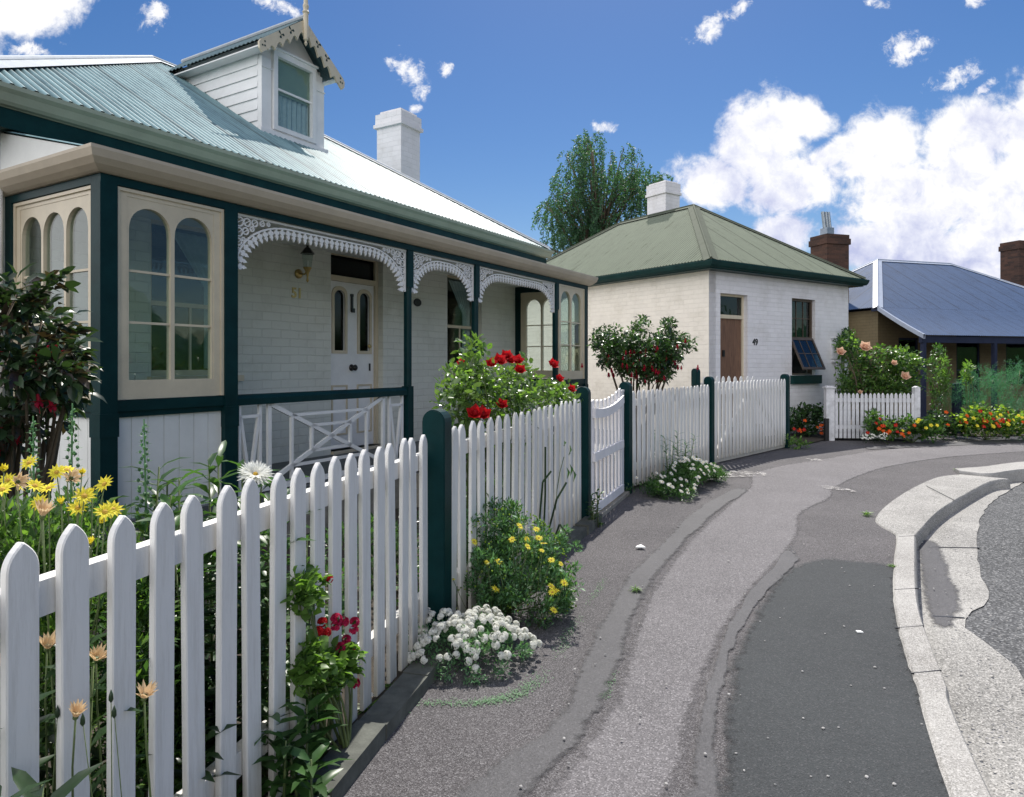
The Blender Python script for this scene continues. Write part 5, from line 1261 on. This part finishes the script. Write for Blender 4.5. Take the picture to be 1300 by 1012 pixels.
# 11 red rose bush
c = Vector((-.02, 5.10, 0)); T = thing('rose_bush', 'climbing red rose bush with large red blooms above the second fence panel', 'rose bush', c)
cl = []
def px_clump(lst, Y0, Y1, r, cc):
    out = []
    for (u, v, ru, rv_, n) in lst:
        for _ in range(n):
            a = random.uniform(0, 6.28); k = math.sqrt(random.random()); uu = u+ru*k*math.cos(a); Y = Y0(uu)+random.random()*Y1 if callable(Y0) else random.uniform(Y0, Y1); out.append((at(uu, v+rv_*k*math.sin(a), Y)-cc, r, Vector((0, -.4, .5))))
    return out
RY = lambda u: 1.739/(.3834-(min(u, 728)-650)/870)+.14
cl = px_clump([(600,450,16,22,14), (590,485,26,22,32), (640,495,60,22,60), (610,525,60,28,60), (690,510,40,14,34), (600,470,30,15,14), (660,475,25,14,12), (720,500,16,12,12), (640,560,60,40,40)], RY, .75, .065, c)
foliage(T, cl, 12, .046, .030, 'leaf_rose', .9, up=.2, slot_mats=['leaf_rose', 'leaf_rose', 'leaf_bright'], fine=True)
stems_to(T, [(-.3,-.1,0), (-.2,.1,0), (-.1,.3,0), (0.1,.6,0)], [x[0] for x in cl[::4]], .009, .003)
for (u, v, s) in ((634,458,1), (647,457,.9), (657,458,.9), (660,470,.8), (702,463,1), (710,481,.9), (725,494,.85), (603,525,1), (613,526,.95), (637,514,.95), (585,461,.5), (624,462,.7), (643,452,.8)):
    p = at(u, v, RY(u)-.05 if v > 490 else max(4.3, RY(u)-.1))-c; stuff_on(T, rose(.050, 'petal_red'), p, (.2+random.gauss(0,.2), -.7, .6), s)

# 12 small standard fuchsia tree
c = Vector((1.66, 8.90, 0)); T = thing('fuchsia_tree', 'small fuchsia tree with arching branches and red flowers before the cream side wall', 'small tree', c)
cl = px_clump([(815,450,50,22,120), (775,430,22,12,24), (850,440,26,16,36), (820,470,36,14,50), (812,420,10,14,12), (845,415,8,12,10), (760,434,10,5,6), (872,437,8,4,5), (800,455,40,16,40)], 8.45, 9.3, .075, c)
foliage(T, cl, 30, .055, .027, 'leaf_mid', .8, up=-.05, sag=.25, slot_mats=['leaf_mid', 'leaf_dark'])
stems_to(T, [(0,0,0), (.06,.03,0), (-.05,.02,0)], [at(*q)-c for q in ((795,490,8.8), (812,490,8.9), (830,488,8.9), (805,470,8.8), (845,470,9), (780,450,8.8), (812,425,8.9), (845,420,8.9), (860,445,9), (765,440,8.8), (825,450,8.7))], .026, .008, 'bark', .08)
for i in range(80):
    u, v = random.gauss(815, 28), random.gauss(463, 12); v = min(v, 488-abs(u-815)*.35); p = at(u, v, 8.42+random.random()*.3)-c; stuff_on(T, fuchsia(), p, (random.gauss(0,.1), random.gauss(0,.1), 1), .95)

# 13 peach rose by the low fence
c = Vector((7.0, 13.5, 0)); T = thing('rose_bush', 'large green rose bush with pale peach blooms behind the low weathered fence', 'rose bush', c)
cl = px_clump([(1115,470,52,28,190), (1120,490,55,16,100), (1075,440,12,14,24), (1150,460,22,18,30), (1080,500,18,10,20), (1143,446,6,8,6)], 13.1, 13.9, .10, c)
foliage(T, cl, 17, .07, .044, 'leaf_rose', .9, up=.2, slot_mats=['leaf_rose', 'leaf_mid', 'leaf_bright'])
stems_to(T, [(0,0,0), (.2,.1,0), (-.3,0,0)], [x[0] for x in cl[::12]], .02, .006, 'bark')
for (u, v, s) in ((1067,447,1), (1098,441,1.25), (1135,461,.8), (1149,478,1.2), (1092,498,.6)): stuff_on(T, rose(.085, 'petal_peach'), at(u, v, 12.98)-c, (-.1, -.8, .5), s)
c = Vector((7.1, 14.9, 0)); T = thing('tall_shrub', 'upright dark shrub against the end wall of the middle cottage, behind the peach rose', 'shrub', c)
cl = px_clump([(1076,440,12,20,60)], 14.7, 15.1, .09, c); foliage(T, cl, 18, .06, .03, 'leaf_mid', .9); stems_to(T, [(0,0,0)], [x[0] for x in cl[::6]], .012, .004)

def bed(name, lab, c, px, Y0, Y1, leaf, flowers, n_each=14, L=.06, W=.05, spots=(), fsize=.035, r=.09):
    T = thing(name, lab, 'flowering plant', c); cl = px_clump(px, Y0, Y1, r, c)
    cl = [(Vector((p.x, p.y, max(.03, p.z))), r_, o) for p, r_, o in cl]
    foliage(T, cl, n_each, L, W, leaf if isinstance(leaf, str) else leaf[0], .9, slot_mats=leaf if isinstance(leaf, list) else None)
    stems_to(T, [(0, 0, 0)], [x[0] for x in cl[::14]], .006, .003)
    for pm, k, (u, v, ru, rv_) in flowers:
        for _ in range(k):
            p = at(random.uniform(u-ru, u+ru), random.uniform(v-rv_, v+rv_), Y0-.08)-c; stuff_on(T, daisy(fsize, 5, pm, .4, .2, fsize*1.1), p, (random.gauss(0,.3), -.8, .5))
    return T
bed('nasturtium', 'orange and red nasturtiums spilling over the foot of the low weathered fence', Vector((7.3, 12.5, 0)), [(1115,545,18,12,34), (1150,545,35,12,70), (1180,545,16,12,26), (1108,530,8,8,8)], 12.25, 12.65, ['leaf_mid', 'leaf_bright'], [('petal_orange', 9, (1150,545,38,10)), ('petal_red', 6, (1120,540,20,10)), ('petal_yellow', 6, (1165,540,25,8))])
bed('lobelia', 'small clump of white flowers at the foot of the low weathered fence', Vector((6.75, 12.3, 0)), [(1108,556,14,4,14)], 12.15, 12.35, 'leaf_dark', [('petal_white', 34, (1110,554,16,4))], fsize=.018, L=.03, W=.015)
bed('nasturtium', 'bright yellow green nasturtiums with red flowers at the right edge below the feathery shrub', Vector((8.9, 12.9, 0)), [(1260,535,50,16,110), (1290,540,20,14,40), (1235,540,20,12,30), (1244,520,5,6,6)], 12.6, 13.1, ['leaf_bright', 'leaf_yellow', 'leaf_mid'], [('petal_orange', 10, (1265,535,40,12)), ('petal_red', 8, (1265,532,30,10)), ('petal_yellow', 13, (1262,536,45,12))], 16)
bed('nasturtium', 'darker nasturtium patch with orange flowers between the two bright flower beds', Vector((8.3, 13.2, 0)), [(1205,543,20,10,40), (1190,530,10,12,14)], 12.9, 13.3, ['leaf_mid', 'leaf_dark'], [('petal_orange', 4, (1203,535,18,12))])
bed('nasturtium', 'dark leafy nasturtium patch under the open window of the middle cottage', Vector((5.75, 13.6, 0)), [(1022,535,24,18,90), (1035,525,12,10,20)], 13.2, 13.9, ['leaf_dark', 'leaf_mid'], [('petal_orange', 5, (1042,545,5,6)), ('petal_orange', 3, (1025,540,10,8)), ('petal_red', 3, (1015,545,10,6))])
bed('weed', 'bright green weed at the foot of the end gate post', Vector((4.95, 11.75, 0)), [(1006,562,7,6,8), (1020,566,8,2,4)], 11.5, 11.8, 'leaf_bright', [], 14, .05, .03)
# feathery fennel shrub
c = Vector((9.9, 13.9, 0)); T = thing('fennel_shrub', 'feathery blue green shrub before the shaded verandah at the right edge', 'shrub', c)
mb = MB()
for (u, v, ru, rv_, n) in ((1240,500,36,20,170), (1285,505,28,24,150), (1262,485,30,14,90), (1292,475,12,12,30), (1225,515,24,14,60), (1330,500,30,30,120), (1260,520,45,15,90)):
    for _ in range(n):
        a = random.uniform(0, 6.28); k = math.sqrt(random.random()); p = at(u+ru*k*math.cos(a), v+rv_*k*math.sin(a), random.uniform(13.4, 14.5))-c
        d0 = Vector((random.gauss(.25, .5), random.gauss(0, .4), .7)).normalized()
        for j in range(16):
            q = p+d0*(j*.013); mb.leaf(q, (d0+rv()*.9), rv(), .075, .0055, .2)
mb.build('foliage', 'leaf_fennel', T, fix=False)
stems_to(T, [(0,0,0), (.3,.1,0), (-.3,0,0)], [at(u, v, 14)-c for u, v in ((1240,495), (1230,510), (1262,480), (1285,490), (1295,470), (1275,500))], .015, .005)
for (u0, vt, vb, Y, lab, mt, sp) in ((1190,440,520,14.3,'tall leafy shrub between the peach rose and the shaded verandah', 'leaf_mid', 13), (1198,455,500,13.9,'slender flowering stems before the shaded verandah wall', 'leaf_bright', 8), (1228,462,490,13.6,'thin pale leafy stem rising above the feathery shrub', 'leaf_bright', 4)):
    c = Vector((at(u0, 500, Y).x, Y, 0)); T = thing('tall_shrub', lab, 'shrub', c); cl = px_clump([(u0, (vt+vb)/2, sp, (vb-vt)/2, int(sp*5.5))], Y-.2, Y+.2, .08, c); foliage(T, cl, 12, .07, .026, mt, .8, up=.5)
    stems_to(T, [(0,0,0), (.05,0,0)], [x[0] for x in cl[::4]], .01, .004)
# weeds in the paving
for (u, v, s, lab) in ((807,752,.05,'tiny green weed tuft growing in the seam of the footpath'), (1100,655,.07,'small green weed at the corner of the worn kerb crossing'), (1217,599,.07,'yellowish weed at the tip of the raised kerb'), (760,668,.06,'small weed in the asphalt just before the small gate'), (1133,722,.04,'tiny weed against the inner side of the kerb'), (470,905,.07,'small weed with a white flower at the fence foot near the bottom'), (497,878,.05,'tiny weed at the stone plinth right of the geranium'), (843,633,.05,'low weed in the footpath in front of the white daisies')):
    c = gd(u, v); T = thing('weed', lab, 'weed', c); mb = MB()
    for i in range(46):
        a = random.uniform(0, 6.28); mb.leaf((math.cos(a)*s*.2*random.random(), math.sin(a)*s*.2*random.random(), .012), (math.cos(a), math.sin(a), random.uniform(.1, 1.1)), (0,0,1), s*random.uniform(.5, 1.1), s*.16, .3)
    mb.build('foliage', 'leaf_bright', T, fix=False)
    if u == 470: stuff_on(T, daisy(.014, 10, 'petal_white', .1), (0, 0, .075), (.1, -.5, 1))
# moss lines along a crack in the footpath
mb = MB()
for line in ([(535,893), (600,893), (655,880), (690,850), (718,810), (742,775), (765,740), (772,725)], [(515,895), (505,905), (498,915)], [(600,895), (660,884), (700,850), (720,818)], [(770,800), (778,815), (783,828)], [(830,628), (845,622), (860,618)], [(790,845), (770,870), (762,885)]):
    for p in spline(P2(line), 40):
        for _ in range(max(0, int(2+3*math.sin(p.y*9)+random.random()*2))):
            a = random.uniform(0, 6.28); q = p+Vector((random.gauss(0, .016), random.gauss(0, .016), .004)); mb.leaf(q, (math.cos(a), math.sin(a), random.uniform(.1, .6)), (0,0,1), .009, .005, .2)
tag(mb.build('moss', 'leaf_grey', fix=False), 'thin lines of moss growing along cracks in the footpath', 'moss', kind='stuff')
mb = MB(); p = gd(812, 697); mb.prism([(p.x-.035, p.y-.02), (p.x+.04, p.y-.03), (p.x+.02, p.y+.05), (p.x-.01, p.y+.02)], .01, 'z', .014); tag(mb.build('litter_scrap', 'trim_white'), 'small white scrap of litter on the coarse asphalt', 'litter')
mb = MB(); p = gd(1090, 806); mb.prism([(p.x-.012, p.y-.01), (p.x+.02, p.y-.012), (p.x+.015, p.y+.01), (p.x-.01, p.y+.012)], .006, 'z', .014); tag(mb.build('litter_scrap', 'trim_white'), 'tiny white scrap on the fresh dark asphalt patch', 'litter')

# ------------------------------------------------------------------ tree behind the middle cottage
c = Vector((3.9, 31, 0)); T = thing('birch_tree', 'tall weeping green tree standing behind the two cottages', 'tree', c)
lobes = [(745,205,34,30,90), (722,245,26,34,80), (760,250,40,46,130), (735,290,34,34,90), (712,300,18,34,40), (795,215,22,26,46), (804,245,17,30,44), (775,285,30,26,60), (816,228,18,26,42), (836,226,10,12,10), (848,222,6,6,3), (818,258,14,18,22), (752,172,18,12,18), (800,190,10,12,10), (700,258,14,12,18), (694,270,8,14,8), (735,180,14,12,14), (690,316,10,16,10), (770,330,60,30,60)]
mb = MB(); tips = []
for (u, v, ru, rv_, n) in lobes:
    for _ in range(int(n*.95)):
        a = random.uniform(0, 6.28); k = random.random()**.55; p = at(u+ru*k*math.cos(a), v+rv_*k*math.sin(a)*.8, random.uniform(29, 33))-c
        if random.random() < .12: tips.append(p.copy())
        q = p.copy(); d = Vector((random.gauss(0, .5), random.gauss(0, .5), .1)); Ls = random.uniform(.35, 1.1)
        for j in range(int(30*Ls)):
            d = (d+Vector((random.gauss(0, .05), random.gauss(0, .05), -.16))).normalized(); q = q+d*.045
            for _k in range(2): mb.leaf(q+rv()*.06, (d+rv()*.9), rv(), .13, .055, .2)
mb.build('crown', 'leaf_tree', T, fix=False)
mb = MB(); mb.tube([(0,0,0), (.1,0,3), (-.1,0,6), (0,0,8.5), (-.3,0,11.2)], [.26, .2, .14, .09, .02], 8)
for t in tips:
    b = Vector((0, 0, random.uniform(3.5, max(4, min(8.5, t.z-.6))))); m = b*.45+t*.55+Vector((0, 0, .5)); mb.tube([b, m, t], [.06, .035, .012], 5)
mb.build('trunk', 'bark', T, smooth=True, fix=False)

# ------------------------------------------------------------------ camera, sun, sky
cam = bpy.data.cameras.new('camera'); co = bpy.data.objects.new('camera', cam); COL.objects.link(co)
co.location = (0, 0, CAMH); co.rotation_euler = (R(90), 0, 0); cam.sensor_width = 36; cam.sensor_fit = 'HORIZONTAL'; cam.lens = F/1300*36
cam.shift_y = -(506-CV)/1300; cam.clip_end = 5000; cam.clip_start = .05; scene.camera = co
AZ, EL = R(9), R(54)
sv = Vector((math.sin(AZ)*math.cos(EL), math.cos(AZ)*math.cos(EL), math.sin(EL)))
sun = bpy.data.lights.new('sun', 'SUN'); sun.energy = 4.6; sun.angle = R(.53); sun.color = (1, .955, .88)
so = bpy.data.objects.new('sun', sun); COL.objects.link(so); so.rotation_euler = sv.to_track_quat('Z', 'Y').to_euler(); so.location = (0, 0, 30)

w = bpy.data.worlds.new('World'); scene.world = w; w.use_nodes = True; nt = w.node_tree; bg = nt.nodes['Background']
sky = new(nt, 'ShaderNodeTexSky', sky_type='NISHITA'); sky.sun_disc = False; sky.sun_elevation = EL; sky.sun_rotation = AZ; sky.air_density = 1.0; sky.dust_density = .3; sky.ozone_density = 1.6
tc = new(nt, 'ShaderNodeTexCoord'); sx = new(nt, 'ShaderNodeSeparateXYZ'); nt.links.new(tc.outputs['Generated'], sx.inputs[0])
def math_(op, a, b=None, c=None, clamp=False):
    n = new(nt, 'ShaderNodeMath', operation=op); n.use_clamp = clamp
    for i, x in enumerate((a, b, c)):
        if x is None: continue
        if isinstance(x, (int, float)): n.inputs[i].default_value = x
        else: nt.links.new(x, n.inputs[i])
    return n.outputs[0]
ay = math_('MAXIMUM', math_('ABSOLUTE', sx.outputs[1]), .12)
U = math_('DIVIDE', sx.outputs[0], ay); V = math_('DIVIDE', sx.outputs[2], ay)
cb = new(nt, 'ShaderNodeCombineXYZ'); nt.links.new(U, cb.inputs[0]); nt.links.new(V, cb.inputs[1])
n1 = new(nt, 'ShaderNodeTexNoise'); n1.inputs['Scale'].default_value = 9; n1.inputs['Detail'].default_value = 9; n1.inputs['Roughness'].default_value = .62; n1.inputs['Distortion'].default_value = .25; nt.links.new(cb.outputs[0], n1.inputs['Vector'])
n2 = new(nt, 'ShaderNodeTexNoise'); n2.inputs['Scale'].default_value = 4; n2.inputs['Detail'].default_value = 6; n2.inputs['Roughness'].default_value = .6; nt.links.new(cb.outputs[0], n2.inputs['Vector'])
clouds = [(965,180,72,80,0), (905,232,70,40,-10), (1020,150,55,32,-15), (1050,200,60,24,35), (1120,190,90,58,20), (1220,180,100,66,25), (1330,150,90,80,20), (1010,230,95,50,10), (1160,250,130,70,0), (1290,270,120,110,0), (1130,310,110,50,5), (990,300,52,34,10), (1240,330,120,60,0), (1420,250,150,140,0),
  (903,34,36,18,40), (940,12,22,10,50), (1152,62,44,26,25), (1215,98,42,18,20), (1250,112,26,10,30), (1110,4,24,10,0), (1238,2,22,14,0),
  (24,6,104,44,5), (-60,30,80,60,0), (42,64,40,16,0), (195,22,26,22,70), (352,6,44,14,-20), (517,90,38,22,-25), (535,118,16,16,40), (566,90,10,14,-20), (765,162,20,12,10), (528,138,14,8,0), (1500,60,120,70,10), (-200,120,120,80,0), (-350,260,200,80,0), (1650,300,200,150,0)]
def field(lst):
    f = None
    for (u, v, ru, rv_, rot) in lst:
        mp = new(nt, 'ShaderNodeMapping', vector_type='TEXTURE'); mp.inputs['Location'].default_value = ((u-CU)/F, (CV-v)/F, 0); mp.inputs['Rotation'].default_value = (0, 0, R(rot)); mp.inputs['Scale'].default_value = (ru/F, rv_/F, 1)
        nt.links.new(cb.outputs[0], mp.inputs[0]); ln = new(nt, 'ShaderNodeVectorMath', operation='LENGTH'); nt.links.new(mp.outputs[0], ln.inputs[0])
        s = math_('SUBTRACT', 1.0, ln.outputs['Value']); f = s if f is None else math_('MAXIMUM', f, s)
    return f
def nz(scale, detail, rough, dist):
    n = new(nt, 'ShaderNodeTexNoise'); n.inputs['Scale'].default_value = scale; n.inputs['Detail'].default_value = detail; n.inputs['Roughness'].default_value = rough; n.inputs['Distortion'].default_value = dist; nt.links.new(cb.outputs[0], n.inputs['Vector']); return n.outputs['Fac']
big = [c_ for c_ in clouds if c_[2] >= 50]; small = [c_ for c_ in clouds if c_[2] < 50]
n3 = nz(26, 8, .65, .3); n4 = nz(48, 7, .7, .5)
fb = math_('MULTIPLY', math_('MINIMUM', field(big), .60), 2.0)
fb = math_('ADD', fb, math_('MULTIPLY_ADD', n1.outputs['Fac'], 2.6, math_('MULTIPLY_ADD', n3, 2.0, -2.33)))
fs = math_('MULTIPLY', math_('MINIMUM', field(small), .7), 1.05)
fs = math_('ADD', fs, math_('MULTIPLY_ADD', n4, 2.3, math_('MULTIPLY_ADD', n3, 2.2, -2.42)))
den = math_('MAXIMUM', fb, fs)
dn = new(nt, 'ShaderNodeMapRange', interpolation_type='SMOOTHSTEP'); nt.links.new(den, dn.inputs[0]); dn.inputs[1].default_value = .0; dn.inputs[2].default_value = .85
far = math_('MULTIPLY', dn.outputs[0], math_('GREATER_THAN', sx.outputs[2], -.02))
sh = math_('MULTIPLY_ADD', n2.outputs['Fac'], 1.9, math_('MULTIPLY_ADD', n3, .9, math_('MULTIPLY_ADD', V, 1.1, -1.10)))
ccol = ramp(nt, sh, [(.20, (4.6, 4.9, 6.9)), (.42, (6.6, 6.8, 8.0)), (.62, (8.6, 8.6, 8.8))])
hs = new(nt, 'ShaderNodeHueSaturation'); hs.inputs['Saturation'].default_value = 1.36; hs.inputs['Value'].default_value = .77; hs.inputs['Hue'].default_value = .508; nt.links.new(sky.outputs[0], hs.inputs['Color'])
mx = new(nt, 'ShaderNodeMix', data_type='RGBA'); nt.links.new(far, mx.inputs[0]); nt.links.new(hs.outputs[0], mx.inputs[6]); nt.links.new(ccol, mx.inputs[7])
n5 = new(nt, 'ShaderNodeTexNoise'); n5.inputs['Scale'].default_value = 2.6; n5.inputs['Detail'].default_value = 7; n5.inputs['Roughness'].default_value = .6; nt.links.new(tc.outputs['Generated'], n5.inputs['Vector'])  # bright cloud bank added behind and left of the view to fill shaded walls
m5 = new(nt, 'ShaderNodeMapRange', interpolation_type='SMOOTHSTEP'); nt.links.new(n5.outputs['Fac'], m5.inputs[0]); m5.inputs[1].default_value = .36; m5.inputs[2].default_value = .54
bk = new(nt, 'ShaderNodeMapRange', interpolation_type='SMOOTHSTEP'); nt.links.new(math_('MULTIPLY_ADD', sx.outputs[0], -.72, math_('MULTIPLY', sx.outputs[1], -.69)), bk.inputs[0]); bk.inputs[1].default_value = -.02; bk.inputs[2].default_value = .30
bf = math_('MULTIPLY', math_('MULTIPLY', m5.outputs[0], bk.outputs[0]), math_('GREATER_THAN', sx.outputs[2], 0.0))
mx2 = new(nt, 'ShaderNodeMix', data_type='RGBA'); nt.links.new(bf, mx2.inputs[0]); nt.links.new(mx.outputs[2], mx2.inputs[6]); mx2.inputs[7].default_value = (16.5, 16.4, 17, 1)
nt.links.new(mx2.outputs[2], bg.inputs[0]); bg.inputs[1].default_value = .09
w.cycles.sampling_method = 'MANUAL'; w.cycles.sample_map_resolution = 512
scene.view_settings.view_transform = 'Standard'; scene.view_settings.look = 'None'; scene.view_settings.gamma = 1; scene.view_settings.exposure = .42
scene.cycles.use_denoising = True; scene.cycles.max_bounces = 8; scene.cycles.transparent_max_bounces = 12; scene.cycles.sample_clamp_indirect = 6
